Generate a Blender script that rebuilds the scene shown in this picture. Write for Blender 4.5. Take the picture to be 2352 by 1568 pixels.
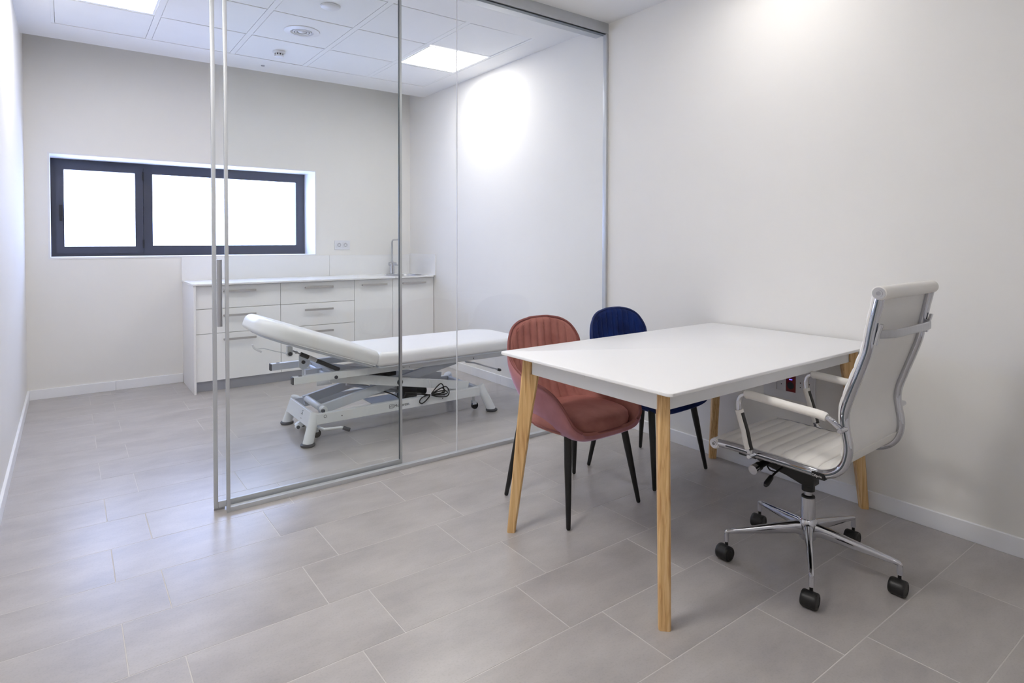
import bpy, bmesh, math, random
from mathutils import Vector, Matrix, Euler, noise
PI = math.pi
random.seed(7)
for o in list(bpy.data.objects):
    bpy.data.objects.remove(o)
scene = bpy.context.scene
COL = scene.collection

# ------------------------------------------------------------------ camera
CAM_H = 1.295
cd = bpy.data.cameras.new('camera'); cam = bpy.data.objects.new('camera', cd); COL.objects.link(cam)
F, CX, CY, YAW, PIT, ROL = 1381.98, 1176.0, 580.79, 0.63666, 0.0202, -0.0017
cd.sensor_fit = 'HORIZONTAL'; cd.sensor_width = 36.0
cd.lens = 36.0 * F / 2352.0
cd.shift_x = 0.0
cd.shift_y = -(784.0 - CY) / 2352.0
cd.clip_start = 0.02
fw = Vector((math.sin(YAW) * math.cos(PIT), math.cos(YAW) * math.cos(PIT), -math.sin(PIT)))
rt = Vector((math.cos(YAW), -math.sin(YAW), 0)); dn = fw.cross(rt)
r2 = rt * math.cos(ROL) + dn * math.sin(ROL); d2 = -rt * math.sin(ROL) + dn * math.cos(ROL)
cam.matrix_world = Matrix(((r2.x, -d2.x, -fw.x, 0), (r2.y, -d2.y, -fw.y, 0), (r2.z, -d2.z, -fw.z, CAM_H), (0, 0, 0, 1)))
scene.camera = cam

# ------------------------------------------------------------------ world, light, exposure
SKY_STRENGTH = 8.0
PANEL_STRENGTH = 12.0   # back room panels
FRONT_RIGHT, FRONT_LEFT, REAR_FILL = 5.2, 24.0, 5.0
scene.view_settings.view_transform = 'Standard'
scene.view_settings.look = 'None'
scene.view_settings.exposure = 0.58
scene.view_settings.gamma = 1.0
scene.view_settings.use_curve_mapping = False
w = bpy.data.worlds.new('world'); scene.world = w; w.use_nodes = True
bg = w.node_tree.nodes['Background']
bg.inputs[0].default_value = (0.47, 0.585, 1.0, 1); bg.inputs[1].default_value = SKY_STRENGTH

# ------------------------------------------------------------------ materials
def lin(c):
    return tuple(((v / 255.0) / 12.92 if v / 255.0 <= 0.04045 else ((v / 255.0 + 0.055) / 1.055) ** 2.4) for v in c) + (1,)

def mat(name, rgb, rough=0.5, metal=0.0, spec=0.5, var=0.0, vscale=8.0, rgb2=None, bump=0.0, bscale=200.0, sheen=0.0, coat=0.0, stretch=None):
    m = bpy.data.materials.new(name); m.use_nodes = True
    nt = m.node_tree; b = nt.nodes['Principled BSDF']
    b.inputs['Roughness'].default_value = rough; b.inputs['Metallic'].default_value = metal
    b.inputs['Specular IOR Level'].default_value = spec
    b.inputs['Coat Weight'].default_value = coat
    if sheen:
        b.inputs['Sheen Weight'].default_value = sheen; b.inputs['Sheen Roughness'].default_value = 0.35
        b.inputs['Sheen Tint'].default_value = tuple(min(1, v * 1.6 + 0.05) for v in lin(rgb)[:3]) + (1,)
    c = lin(rgb)
    c2 = lin(rgb2) if rgb2 else tuple(max(0, v * (1 - var)) for v in c[:3]) + (1,)
    tc = nt.nodes.new('ShaderNodeTexCoord'); mp = nt.nodes.new('ShaderNodeMapping')
    if stretch: mp.inputs['Scale'].default_value = stretch
    nt.links.new(tc.outputs['Object'], mp.inputs[0])
    n = nt.nodes.new('ShaderNodeTexNoise'); n.inputs['Scale'].default_value = vscale; n.inputs['Detail'].default_value = 5
    nt.links.new(mp.outputs[0], n.inputs['Vector'])
    r = nt.nodes.new('ShaderNodeValToRGB'); r.color_ramp.elements[0].position = 0.3; r.color_ramp.elements[1].position = 0.7
    r.color_ramp.elements[0].color = c2; r.color_ramp.elements[1].color = c
    nt.links.new(n.outputs['Fac'], r.inputs[0]); nt.links.new(r.outputs[0], b.inputs['Base Color'])
    if bump:
        n2 = nt.nodes.new('ShaderNodeTexNoise'); n2.inputs['Scale'].default_value = bscale; n2.inputs['Detail'].default_value = 3
        nt.links.new(mp.outputs[0], n2.inputs['Vector'])
        bp = nt.nodes.new('ShaderNodeBump'); bp.inputs['Strength'].default_value = bump; bp.inputs['Distance'].default_value = 0.001
        nt.links.new(n2.outputs['Fac'], bp.inputs['Height']); nt.links.new(bp.outputs[0], b.inputs['Normal'])
    return m

def glass_mat(name, tint, ior, dirt=0.0):
    m = bpy.data.materials.new(name); m.use_nodes = True; nt = m.node_tree
    for n in list(nt.nodes): nt.nodes.remove(n)
    N = nt.nodes.new; out = N('ShaderNodeOutputMaterial'); mix = N('ShaderNodeMixShader')
    tr = N('ShaderNodeBsdfTransparent'); tr.inputs[0].default_value = tint
    gl = N('ShaderNodeBsdfGlossy'); gl.inputs['Roughness'].default_value = 0.0
    fr = N('ShaderNodeFresnel'); fr.inputs['IOR'].default_value = ior
    geo = N('ShaderNodeNewGeometry'); sub = N('ShaderNodeMath'); sub.operation = 'SUBTRACT'; sub.inputs[0].default_value = 1.0
    mul = N('ShaderNodeMath'); mul.operation = 'MULTIPLY'
    L = nt.links.new
    L(geo.outputs['Backfacing'], sub.inputs[1]); L(sub.outputs[0], mul.inputs[0]); L(fr.outputs[0], mul.inputs[1])
    L(mul.outputs[0], mix.inputs[0]); L(tr.outputs[0], mix.inputs[1]); L(gl.outputs[0], mix.inputs[2]); L(mix.outputs[0], out.inputs[0])
    return m

def tile_mat():
    m = bpy.data.materials.new('porcelain_tile'); m.use_nodes = True; nt = m.node_tree; b = nt.nodes['Principled BSDF']
    N = nt.nodes.new; L = nt.links.new
    geo = N('ShaderNodeNewGeometry'); oi = N('ShaderNodeObjectInfo')
    add = N('ShaderNodeVectorMath'); add.operation = 'ADD'
    sc = N('ShaderNodeVectorMath'); sc.operation = 'SCALE'; sc.inputs['Scale'].default_value = 37.0
    cmb = N('ShaderNodeCombineXYZ'); L(oi.outputs['Random'], cmb.inputs[0]); L(oi.outputs['Random'], cmb.inputs[1])
    L(cmb.outputs[0], sc.inputs[0]); L(geo.outputs['Position'], add.inputs[0]); L(sc.outputs[0], add.inputs[1])
    n1 = N('ShaderNodeTexNoise'); n1.inputs['Scale'].default_value = 3.2; n1.inputs['Detail'].default_value = 6; n1.inputs['Roughness'].default_value = 0.62
    mp = N('ShaderNodeMapping'); mp.inputs['Scale'].default_value = (0.8, 1.6, 1)
    L(add.outputs[0], mp.inputs[0]); L(mp.outputs[0], n1.inputs['Vector'])
    r1 = N('ShaderNodeValToRGB'); e = r1.color_ramp.elements
    e[0].position = 0.3; e[0].color = lin((163, 158, 156)); e[1].position = 0.72; e[1].color = lin((190, 185, 182))
    k = r1.color_ramp.elements.new(0.52); k.color = lin((178, 173, 170))
    L(n1.outputs['Fac'], r1.inputs[0])
    n2 = N('ShaderNodeTexNoise'); n2.inputs['Scale'].default_value = 140; n2.inputs['Detail'].default_value = 3
    L(geo.outputs['Position'], n2.inputs['Vector'])
    r2_ = N('ShaderNodeValToRGB'); r2_.color_ramp.elements[0].position = 0.30; r2_.color_ramp.elements[0].color = (0.86, 0.86, 0.86, 1)
    r2_.color_ramp.elements[1].position = 0.50; r2_.color_ramp.elements[1].color = (1, 1, 1, 1); L(n2.outputs['Fac'], r2_.inputs[0])
    mx = N('ShaderNodeMix'); mx.data_type = 'RGBA'; mx.blend_type = 'MULTIPLY'; mx.inputs[0].default_value = 0.6
    L(r1.outputs[0], mx.inputs[6]); L(r2_.outputs[0], mx.inputs[7]); L(mx.outputs[2], b.inputs['Base Color'])
    mr = N('ShaderNodeMapRange'); mr.inputs[3].default_value = 0.26; mr.inputs[4].default_value = 0.36
    L(n1.outputs['Fac'], mr.inputs[0]); L(mr.outputs[0], b.inputs['Roughness'])
    b.inputs['Specular IOR Level'].default_value = 0.6
    return m

def wood_mat(name='oak_wood'):
    m = bpy.data.materials.new(name); m.use_nodes = True; nt = m.node_tree; b = nt.nodes['Principled BSDF']
    N = nt.nodes.new; L = nt.links.new
    tc = N('ShaderNodeTexCoord'); mp = N('ShaderNodeMapping'); mp.inputs['Scale'].default_value = (1, 1, 0.035)
    L(tc.outputs['Object'], mp.inputs[0])
    n = N('ShaderNodeTexNoise'); n.inputs['Scale'].default_value = 95; n.inputs['Detail'].default_value = 6; n.inputs['Distortion'].default_value = 0.8
    L(mp.outputs[0], n.inputs['Vector'])
    r = N('ShaderNodeValToRGB'); e = r.color_ramp.elements
    e[0].position = 0.32; e[0].color = lin((190, 142, 88)); e[1].position = 0.68; e[1].color = lin((232, 198, 146))
    k = e.new(0.5); k.color = lin((220, 180, 124))
    L(n.outputs['Fac'], r.inputs[0]); L(r.outputs[0], b.inputs['Base Color']); b.inputs['Roughness'].default_value = 0.42
    return m

def emit(name, rgb, s):
    m = bpy.data.materials.new(name); m.use_nodes = True; nt = m.node_tree
    for n in list(nt.nodes): nt.nodes.remove(n)
    e = nt.nodes.new('ShaderNodeEmission'); o = nt.nodes.new('ShaderNodeOutputMaterial')
    e.inputs[0].default_value = tuple(rgb) + (1,); e.inputs[1].default_value = s; nt.links.new(e.outputs[0], o.inputs[0]); return m

def brushed(name, rgb, rough):
    m = mat(name, rgb, rough, 1.0, 0.5, 0.08, 60, stretch=(1, 1, 0.05)); return m

M = {}
M['wall'] = mat('wall_paint', (236, 234, 230), 0.75, var=0.015, vscale=3, bump=0.12, bscale=260)
M['ceil'] = mat('ceiling_paint', (238, 238, 238), 0.8, var=0.01, vscale=3)
M['ctile'] = mat('ceiling_tile_white', (238, 239, 240), 0.8, var=0.02, vscale=5, bump=0.1, bscale=300)
M['base'] = mat('baseboard_white', (242, 243, 246), 0.3, var=0.01)
M['tile'] = tile_mat()
M['grout'] = mat('grout', (208, 204, 200), 0.85, var=0.06, vscale=30)
M['wframe'] = mat('anthracite_aluminium', (64, 66, 77), 0.35, var=0.05)
M['wgasket'] = mat('black_gasket', (24, 24, 26), 0.5, var=0.05)
M['reveal'] = mat('reveal_white', (232, 232, 234), 0.55, var=0.01)
M['wglass'] = glass_mat('window_glass', (0.97, 0.98, 0.98, 1), 1.5)
M['glass'] = glass_mat('partition_glass', (0.992, 0.999, 0.997, 1), 1.5)
M['gedge'] = mat('glass_edge', (150, 172, 172), 0.15, var=0.02)
M['alu'] = mat('satin_aluminium', (196, 199, 203), 0.4, 0.35, var=0.04, vscale=20)
M['aludk'] = mat('dark_channel', (92, 100, 108), 0.4, 0.4, var=0.04)
M['steel'] = brushed('brushed_steel', (192, 193, 198), 0.28)
M['pull'] = mat('satin_handle', (178, 174, 172), 0.45, 0.3, var=0.03)
M['chrome'] = mat('chrome', (205, 206, 212), 0.07, 1.0, var=0.02)
M['cab'] = mat('gloss_white_cabinet', (243, 243, 242), 0.12, var=0.005)
M['cabside'] = mat('white_side_panel', (240, 239, 238), 0.3, var=0.005)
M['counter'] = mat('white_worktop', (238, 238, 238), 0.2, var=0.01, vscale=40)
M['plinth'] = mat('aluminium_plinth', (176, 178, 186), 0.4, 0.3, var=0.03)
M['plastic'] = mat('white_plastic', (226, 227, 232), 0.35, var=0.01)
M['hole'] = mat('dark_recess', (52, 52, 58), 0.7, var=0.1)
M['blk'] = mat('black_plastic', (22, 22, 24), 0.42, var=0.15, vscale=30)
M['blkleg'] = mat('black_powder_coat', (18, 18, 20), 0.28, var=0.1, vscale=30)
M['blkcable'] = mat('black_cable', (26, 26, 28), 0.5, var=0.1)
M['dkcap'] = mat('dark_grey_cap', (66, 68, 76), 0.5, var=0.05)
M['ttop'] = mat('white_table_lacquer', (241, 241, 242), 0.3, var=0.004)
M['apron'] = mat('white_apron', (242, 243, 245), 0.35, var=0.005)
M['wood'] = wood_mat()
M['rose'] = mat('rose_velvet', (184, 126, 116), 0.75, spec=0.2, rgb2=(158, 100, 92), vscale=9, sheen=0.9, bump=0.3, bscale=500)
M['rose_window_lit'] = mat('rose_velvet_window_lit', (186, 130, 132), 0.7, spec=0.2, rgb2=(160, 106, 110), vscale=7, sheen=1.0, bump=0.3, bscale=500)
M['rose_window_lit'].node_tree.nodes['Principled BSDF'].inputs['Sheen Tint'].default_value = (0.80, 0.62, 0.92, 1)  # bluish window light on the outer shell, painted in as lavender sheen
M['navy'] = mat('navy_velvet', (24, 50, 116), 0.75, spec=0.2, rgb2=(13, 28, 74), vscale=9, sheen=0.6, bump=0.3, bscale=500)
M['pipe_r'] = mat('rose_piping', (142, 84, 80), 0.7, var=0.1)
M['seam_r'] = mat('rose_seam', (104, 56, 54), 0.85, var=0.1)
M['seam_n'] = mat('navy_seam', (7, 14, 44), 0.85, var=0.1)
M['pipe_n'] = mat('navy_piping', (22, 42, 98), 0.7, var=0.1)
M['leather'] = mat('cream_leather', (240, 237, 232), 0.4, var=0.02, vscale=12, bump=0.25, bscale=420)
M['leatherback'] = mat('cream_leather_back', (238, 236, 233), 0.45, var=0.02, vscale=10, bump=0.2, bscale=420)
M['uph'] = mat('white_vinyl', (243, 244, 247), 0.34, var=0.008, bump=0.15, bscale=380)
M['bedmetal'] = mat('white_powder_coat', (236, 240, 244), 0.3, var=0.02)
M['bedmetal2'] = mat('grey_white_powder_coat', (212, 218, 228), 0.35, var=0.02)
M['panel'] = emit('led_diffuser', (1.0, 0.97, 0.935), PANEL_STRENGTH)
M['panel_fr'] = emit('led_diffuser_front', (1.0, 0.97, 0.935), FRONT_RIGHT)
M['rear_fill'] = emit('rear_fill_emitter', (1.0, 0.97, 0.935), REAR_FILL)  # emitter of the added fill light behind the camera
M['panel_fl'] = emit('led_diffuser_entry', (1.0, 0.97, 0.935), FRONT_LEFT)
M['ledframe'] = mat('led_frame', (236, 237, 238), 0.4, var=0.01)
M['red'] = mat('red_socket', (120, 14, 22), 0.35, var=0.1)
M['bluled'] = emit('blue_led', (0.12, 0.1, 1.0), 1.6)
M['ink'] = mat('grey_ink', (70, 76, 84), 0.6, var=0.05)
M['inkw'] = mat('white_ink', (215, 215, 215), 0.6, var=0.05)
M['tagblk'] = mat('black_label_cloth', (20, 20, 22), 0.8, var=0.1)
M['silverlabel'] = mat('silver_label', (215, 216, 220), 0.5, var=0.05)
M['grey'] = mat('grey_plastic', (150, 150, 156), 0.45, var=0.04)

# ------------------------------------------------------------------ mesh helpers
def obj(name, bm, m, parent=None, loc=None, world=False, smooth=35, bevel=0, segs=2):
    if bevel:
        bmesh.ops.remove_doubles(bm, verts=bm.verts, dist=1e-5)
        bmesh.ops.bevel(bm, geom=list(bm.edges), offset=bevel, segments=segs, profile=0.6, affect='EDGES', clamp_overlap=True)
    bmesh.ops.recalc_face_normals(bm, faces=bm.faces)
    if world and parent is not None:
        bm.transform(basis(parent).inverted())
    me = bpy.data.meshes.new(name); bm.to_mesh(me); bm.free()
    mm = m if isinstance(m, (list, tuple)) else [m]
    for x in mm: me.materials.append(x)
    if smooth:
        me.shade_smooth(); me.set_sharp_from_angle(angle=math.radians(smooth))
    o = bpy.data.objects.new(name, me); COL.objects.link(o)
    if parent is not None: o.parent = parent
    if loc is not None: o.location = loc
    return o

def basis(p):
    mtx = p.matrix_basis.copy()
    q = p.parent
    while q is not None:
        mtx = q.matrix_basis @ mtx; q = q.parent
    return mtx

def thing(name, label, cat, loc=(0, 0, 0), rz=0, group=None):
    o = bpy.data.objects.new(name, None); o.empty_display_size = 0.1; COL.objects.link(o)
    o.location = loc; o.rotation_euler = (0, 0, rz); o['label'] = label; o['category'] = cat
    if group: o['group'] = group
    return o

def structure(o):
    o['kind'] = 'structure'; return o

def box(bm, a, b, mi=0, mtx=None):
    x0, y0, z0 = a; x1, y1, z1 = b
    vs = [Vector(p) for p in ((x0, y0, z0), (x1, y0, z0), (x1, y1, z0), (x0, y1, z0), (x0, y0, z1), (x1, y0, z1), (x1, y1, z1), (x0, y1, z1))]
    if mtx is not None: vs = [mtx @ v for v in vs]
    v = [bm.verts.new(p) for p in vs]
    for f in ((0, 3, 2, 1), (4, 5, 6, 7), (0, 1, 5, 4), (1, 2, 6, 5), (2, 3, 7, 6), (3, 0, 4, 7)):
        bm.faces.new([v[i] for i in f]).material_index = mi

def bx(a, b, mtx=None):
    bm = bmesh.new(); box(bm, a, b, 0, mtx); return bm

def frame_for(t, ref=None):
    t = t.normalized(); r = ref or Vector((0, 0, 1))
    if abs(t.dot(r)) > 0.97: r = Vector((1, 0, 0)) if abs(t.x) < 0.9 else Vector((0, 1, 0))
    n = (r - t * r.dot(t)).normalized(); return n, t.cross(n)

def loft(bm, rings, cap=True, closed=False, mi=0):
    R = [[bm.verts.new(p) for p in r] for r in rings]; n = len(R[0])
    for i in range(len(R) - (0 if closed else 1)):
        A, B = R[i], R[(i + 1) % len(R)]
        for j in range(n):
            bm.faces.new((A[j], A[(j + 1) % n], B[(j + 1) % n], B[j])).material_index = mi
    if cap and not closed:
        bm.faces.new(R[0][::-1]).material_index = mi; bm.faces.new(R[-1]).material_index = mi

def tube(bm, pts, r, seg=10, cap=True, closed=False, sq=None, ref=None, mi=0):
    """sweep a round (or sq=(w,h) superelliptic) section along pts"""
    pts = [Vector(p) for p in pts]; n = len(pts); rings = []; prev = None
    for i, p in enumerate(pts):
        if closed: t = pts[(i + 1) % n] - pts[i - 1]
        else: t = pts[min(i + 1, n - 1)] - pts[max(i - 1, 0)]
        t.normalize()
        if prev is None or ref is not None: nn, bb = frame_for(t, ref)
        else:
            nn = (prev - t * prev.dot(t)).normalized(); bb = t.cross(nn)
        prev = nn
        rr = r[i] if isinstance(r, (list, tuple)) else r
        ring = []
        for k in range(seg):
            a = 2 * PI * k / seg
            if sq:
                c, s = math.cos(a), math.sin(a); e = 0.45
                u = sq[0] * (abs(c) ** e) * (1 if c >= 0 else -1); v = sq[1] * (abs(s) ** e) * (1 if s >= 0 else -1)
                ring.append(p + nn * u * rr + bb * v * rr)
            else: ring.append(p + (nn * math.cos(a) + bb * math.sin(a)) * rr)
        rings.append(ring)
    loft(bm, rings, cap, closed, mi)

def cyl(bm, p0, p1, r0, r1=None, seg=20, mi=0):
    tube(bm, [p0, p1], [r0, r0 if r1 is None else r1], seg, mi=mi)

def lathe(bm, prof, c=(0, 0, 0), seg=28, mtx=None, mi=0):
    rings = []
    for r, z in prof:
        ring = []
        for k in range(seg):
            a = 2 * PI * k / seg; v = Vector((r * math.cos(a), r * math.sin(a), z))
            v = (mtx @ v if mtx is not None else v) + Vector(c); ring.append(v)
        rings.append(ring)
    loft(bm, rings, True, False, mi)

def spline(P, n):
    P = [Vector(p) for p in P]; out = []
    m = len(P) - 1
    for i in range(n + 1):
        t = i / n * m; k = min(int(t), m - 1); u = t - k
        p0 = P[max(k - 1, 0)]; p1 = P[k]; p2 = P[k + 1]; p3 = P[min(k + 2, m)]
        out.append(0.5 * ((2 * p1) + (p2 - p0) * u + (2 * p0 - 5 * p1 + 4 * p2 - p3) * u * u + (3 * p1 - p0 - 3 * p2 + p3) * u ** 3))
    return out

def rrect(x0, y0, x1, y1, rs, n=7):
    """rounded rectangle outline, radii for corners (x0y0, x1y0, x1y1, x0y1)"""
    out = []
    for (cx, cy, sx, sy, a0), r in zip(((x0, y0, 1, 1, PI), (x1, y0, -1, 1, 1.5 * PI), (x1, y1, -1, -1, 0), (x0, y1, 1, -1, 0.5 * PI)), rs):
        ox, oy = cx + sx * r, cy + sy * r
        for i in range(n + 1):
            a = a0 + 0.5 * PI * i / n; out.append((ox + r * math.cos(a), oy + r * math.sin(a)))
    return out

def slab(bm, dims, rs, z0, z1, e, crown=0.0, steps=5, mtx=None, n=7, ebot=None):
    """padded slab: rounded plan, rounded edges"""
    x0, y0, x1, y1 = dims; rings = []; eb = e if ebot is None else ebot
    def ring(d, z):
        rr = [max(r - d, 0.002) for r in rs]
        pts = rrect(x0 + d, y0 + d, x1 - d, y1 - d, rr, n)
        return [(mtx @ Vector((p[0], p[1], z))) if mtx is not None else Vector((p[0], p[1], z)) for p in pts]
    for i in range(steps + 1):
        a = 0.5 * PI * i / steps; rings.append(ring(eb * (1 - math.sin(a)), z0 + eb * (1 - math.cos(a))))
    for i in range(steps + 1):
        a = 0.5 * PI * i / steps; rings.append(ring(e * (1 - math.cos(a)), z1 - e * (1 - math.sin(a)) - crown))
    if crown:
        W = min(x1 - x0, y1 - y0) / 2
        for f in (0.35, 0.6, 0.85): rings.append(ring(e + (W - e) * f * 0.98, z1 - crown * (1 - f) ** 2))
    loft(bm, rings)

def text(name, s, size, m, parent, mtx, depth=0.0004):
    cu = bpy.data.curves.new(name, 'FONT'); cu.body = s; cu.size = size; cu.extrude = depth; cu.align_x = 'LEFT'
    to = bpy.data.objects.new(name, cu); COL.objects.link(to)
    bpy.context.view_layer.update()
    dg = bpy.context.evaluated_depsgraph_get(); me = bpy.data.meshes.new_from_object(to.evaluated_get(dg))
    bpy.data.objects.remove(to); bpy.data.curves.remove(cu)
    me.transform(mtx); me.materials.clear(); me.materials.append(m)
    o = bpy.data.objects.new(name, me); COL.objects.link(o); o.parent = parent
    return o

def dup(root, loc, rz, label, group=None):
    r = root.copy(); COL.objects.link(r); r.location = loc; r.rotation_euler = (0, 0, rz); r['label'] = label
    if group: r['group'] = group
    for ch in list(root.children):
        c = ch.copy(); COL.objects.link(c); c.parent = r
        for g in list(ch.children):
            d = g.copy(); COL.objects.link(d); d.parent = c
    return r

# ------------------------------------------------------------------ room shell
XL, XR, YB, YF, ZC = -0.27, 3.14, 6.20, -1.45, 2.853
TH = 0.2; ZT = 3.45
structure(obj('wall_left', bx((XL - TH, YF - TH, -0.2), (XL, YB + 0.46, ZT)), M['wall'], smooth=0))
structure(obj('wall_right', bx((XR, YF - TH, -0.2), (XR + TH, YB + 0.46, ZT)), M['wall'], smooth=0))
structure(obj('wall_front', bx((XL, YF - TH, -0.2), (XR, YF, ZT)), M['wall'], smooth=0))
# back wall with the window opening
WX0, WX1, WZ0, WZ1 = -0.112, 2.06, 1.150, 2.003
bm = bmesh.new()
box(bm, (XL, YB, -0.2), (XR, YB + 0.46, WZ0)); box(bm, (XL, YB, WZ1), (XR, YB + 0.46, ZT))
box(bm, (XL, YB, WZ0), (WX0, YB + 0.46, WZ1)); box(bm, (WX1, YB, WZ0), (XR, YB + 0.46, WZ1))
structure(obj('wall_back', bm, M['wall'], smooth=0))
# window
win = bpy.data.objects.new('window_1', None); COL.objects.link(win); win.location = ((WX0 + WX1) / 2, 6.54, WZ0); structure(win)
bm = bmesh.new(); t = 0.012; p = 0.004
box(bm, (WX0 - t, YB - p, WZ0 - t), (WX1 + t, YB + 0.37, WZ0 + 0.002)); box(bm, (WX0 - t, YB - p, WZ1 - 0.002), (WX1 + t, YB + 0.37, WZ1 + t))
box(bm, (WX0 - t, YB - p, WZ0), (WX0 + 0.002, YB + 0.37, WZ1)); box(bm, (WX1 - 0.002, YB - p, WZ0), (WX1 + t, YB + 0.37, WZ1))
obj('window_reveal', bm, M['reveal'], win, world=True, smooth=0)
fy0, fy1 = 6.54, 6.61
def frame(bm, X0, X1, Z0, Z1, x0, x1, z0, z1, y0, y1):
    box(bm, (X0, y0, Z0), (X1, y1, z0)); box(bm, (X0, y0, z1), (X1, y1, Z1)); box(bm, (X0, y0, z0), (x0, y1, z1)); box(bm, (x1, y0, z0), (X1, y1, z1))
bm = bmesh.new()
frame(bm, WX0, 0.600, WZ0, WZ1, -0.068, 0.575, WZ0 + 0.035, WZ1 - 0.045, fy0, fy1 + 0.02)
frame(bm, 0.600, WX1, WZ0, WZ1, 0.610, WX1 - 0.03, WZ0 + 0.035, WZ1 - 0.035, fy0, fy1 + 0.02)
obj('sash_surround', bm, M['wframe'], win, world=True, bevel=0)
# fixed right light frame
bm = bmesh.new(); frame(bm, 0.575, WX1 - 0.02, WZ0 + 0.03, WZ1 - 0.03, 0.64, 1.975, 1.238, 1.918, fy0 - 0.004, fy1)
obj('fixed_frame', bm, M['wframe'], win, world=True)
bm = bmesh.new(); frame(bm, 0.636, 1.979, 1.234, 1.922, 0.648, 1.967, 1.246, 1.910, fy0 - 0.001, fy0 + 0.02)
obj('glazing_bead', bm, M['wframe'], win, world=True)
sash = obj('sash', (lambda b: (frame(b, -0.076, 0.571, WZ0 + 0.028, WZ1 - 0.037, -0.018, 0.508, 1.238, 1.909, fy0 - 0.018, fy1), b)[1])(bmesh.new()), M['wframe'], win, world=True)
bm = bmesh.new()
box(bm, (-0.052, fy0 - 0.026, 1.50), (-0.030, fy0 - 0.018, 1.60)); cyl(bm, (-0.041, fy0 - 0.02, 1.585), (-0.041, fy0 - 0.05, 1.585), 0.009); box(bm, (-0.05, fy0 - 0.055, 1.46), (-0.034, fy0 - 0.042, 1.595))
obj('window_handle', bm, M['wgasket'], sash, world=True)
for zz in (1.225, 1.85):
    obj('hinge', bx((0.566, fy0 - 0.03, zz), (0.578, fy0 - 0.002, zz + 0.075)), M['wgasket'], sash, world=True)
obj('pane', bx((-0.022, fy0 + 0.024, 1.234), (0.512, fy0 + 0.04, 1.913)), M['wglass'], sash, world=True, smooth=0)
obj('pane', bx((0.636, fy0 + 0.024, 1.234), (1.979, fy0 + 0.04, 1.922)), M['wglass'], win, world=True, smooth=0)

# floor: grout bed and individual tiles
floor = structure(obj('floor', bx((XL - 0.05, YF - 0.05, -0.2), (XR + 0.05, YB + 0.05, -0.0006)), M['grout'], smooth=0))
PX, PY, G = 0.6035, 0.3045, 0.0017
cache = {}
def tile_mesh(wd, hd):
    key = (round(wd, 3), round(hd, 3))
    if key in cache: return cache[key]
    bm = bmesh.new(); c = 0.0005; a, b = wd / 2, hd / 2
    rings = []
    for d, z in ((0, -0.01), (0, -c), (c, 0)):
        rings.append([Vector((-a + d, -b + d, z)), Vector((a - d, -b + d, z)), Vector((a - d, b - d, z)), Vector((-a + d, b - d, z))])
    loft(bm, rings); bmesh.ops.recalc_face_normals(bm, faces=bm.faces)
    me = bpy.data.meshes.new('tile'); bm.to_mesh(me); bm.free(); me.materials.append(M['tile']); cache[key] = me; return me
y = 1.787 - 11 * PY; row = -11
while y < YB - 0.01:
    off = 0.2835 if row % 2 == 0 else 0.1345
    y0, y1 = max(y, YF), min(y + PY, YB)
    x = off - 2 * PX
    while x < XR:
        x0, x1 = max(x, XL), min(x + PX, XR)
        if x1 - x0 > 0.02 and y1 - y0 > 0.02:
            o = bpy.data.objects.new('tile', tile_mesh(x1 - x0 - 2 * G, y1 - y0 - 2 * G)); COL.objects.link(o)
            o.parent = floor; o.location = ((x0 + x1) / 2, (y0 + y1) / 2, random.uniform(-0.0001, 0.0001))
        x += PX
    y += PY; row += 1

# baseboards
BH, BT = 0.08, 0.014
def baseboard(name, segs):
    bm = bmesh.new(); root = None
    for i, (a, b) in enumerate(segs):
        bmm = bx((a[0], a[1], 0.0), (b[0], b[1], BH))
        if root is None:
            root = structure(obj(name, bmm, M['base'], bevel=0.0015, segs=1))
        else: obj('board', bmm, M['base'], root, bevel=0.0015, segs=1)
    bm.free()
baseboard('baseboard_left', [((XL, YF), (XL + BT, 1.9)), ((XL, 1.9015), (XL + BT, 4.3)), ((XL, 4.3015), (XL + BT, YB))])
baseboard('baseboard_back', [((XL + BT, YB - BT), (0.325, YB)), ((0.3265, YB - BT), (0.838, YB))])
baseboard('baseboard_right', [((XR - BT, YF), (XR, 0.2)), ((XR - BT, 0.2015), (XR, 1.80)), ((XR - BT, 1.8015), (XR, 3.06)), ((XR - BT, 3.125), (XR, 4.4)), ((XR - BT, 4.4015), (XR, 5.59))])
baseboard('baseboard_front', [((XL + BT, YF), (XR - BT, YF + BT))])

# ceiling: plaster with a lay-in tile field in the back room and an open slot before the back wall
GX0, GX1, GY0, GY1 = -0.075, 2.925, 3.666, 5.466
bm = bmesh.new(); YE = 5.87
def ring_slab(bm, z0, z1):
    box(bm, (XL, YF, z0), (XR, GY0, z1)); box(bm, (XL, GY1, z0), (XR, YE, z1)); box(bm, (XL, GY0, z0), (GX0, GY1, z1)); box(bm, (GX1, GY0, z0), (XR, GY1, z1))
ring_slab(bm, ZC, ZC + 0.08)
box(bm, (XL, YF, ZC + 0.08), (XR, YE, ZC + 0.2))
box(bm, (XL, YE, 3.05), (XR, YB, 3.2))
ceil = structure(obj('ceiling', bm, M['ceil'], smooth=0))
def tbar(a, b): obj('ceiling_grid_bar', bx(a, b), M['ctile'], ceil, smooth=0)
for i in range(6):
    xx = GX0 + 0.6 * i; x0, x1 = max(xx - 0.019, GX0), min(xx + 0.019, GX1)
    tbar((x0, GY0, ZC + 0.002), (x1, GY1, ZC + 0.03))
for j in range(4):
    yy = GY0 + 0.6 * j; y0, y1 = max(yy - 0.012, GY0), min(yy + 0.012, GY1)
    for i in range(5):
        tbar((GX0 + 0.6 * i + 0.019, y0, ZC + 0.005), (GX0 + 0.6 * i + 0.581, y1, ZC + 0.03))
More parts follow.
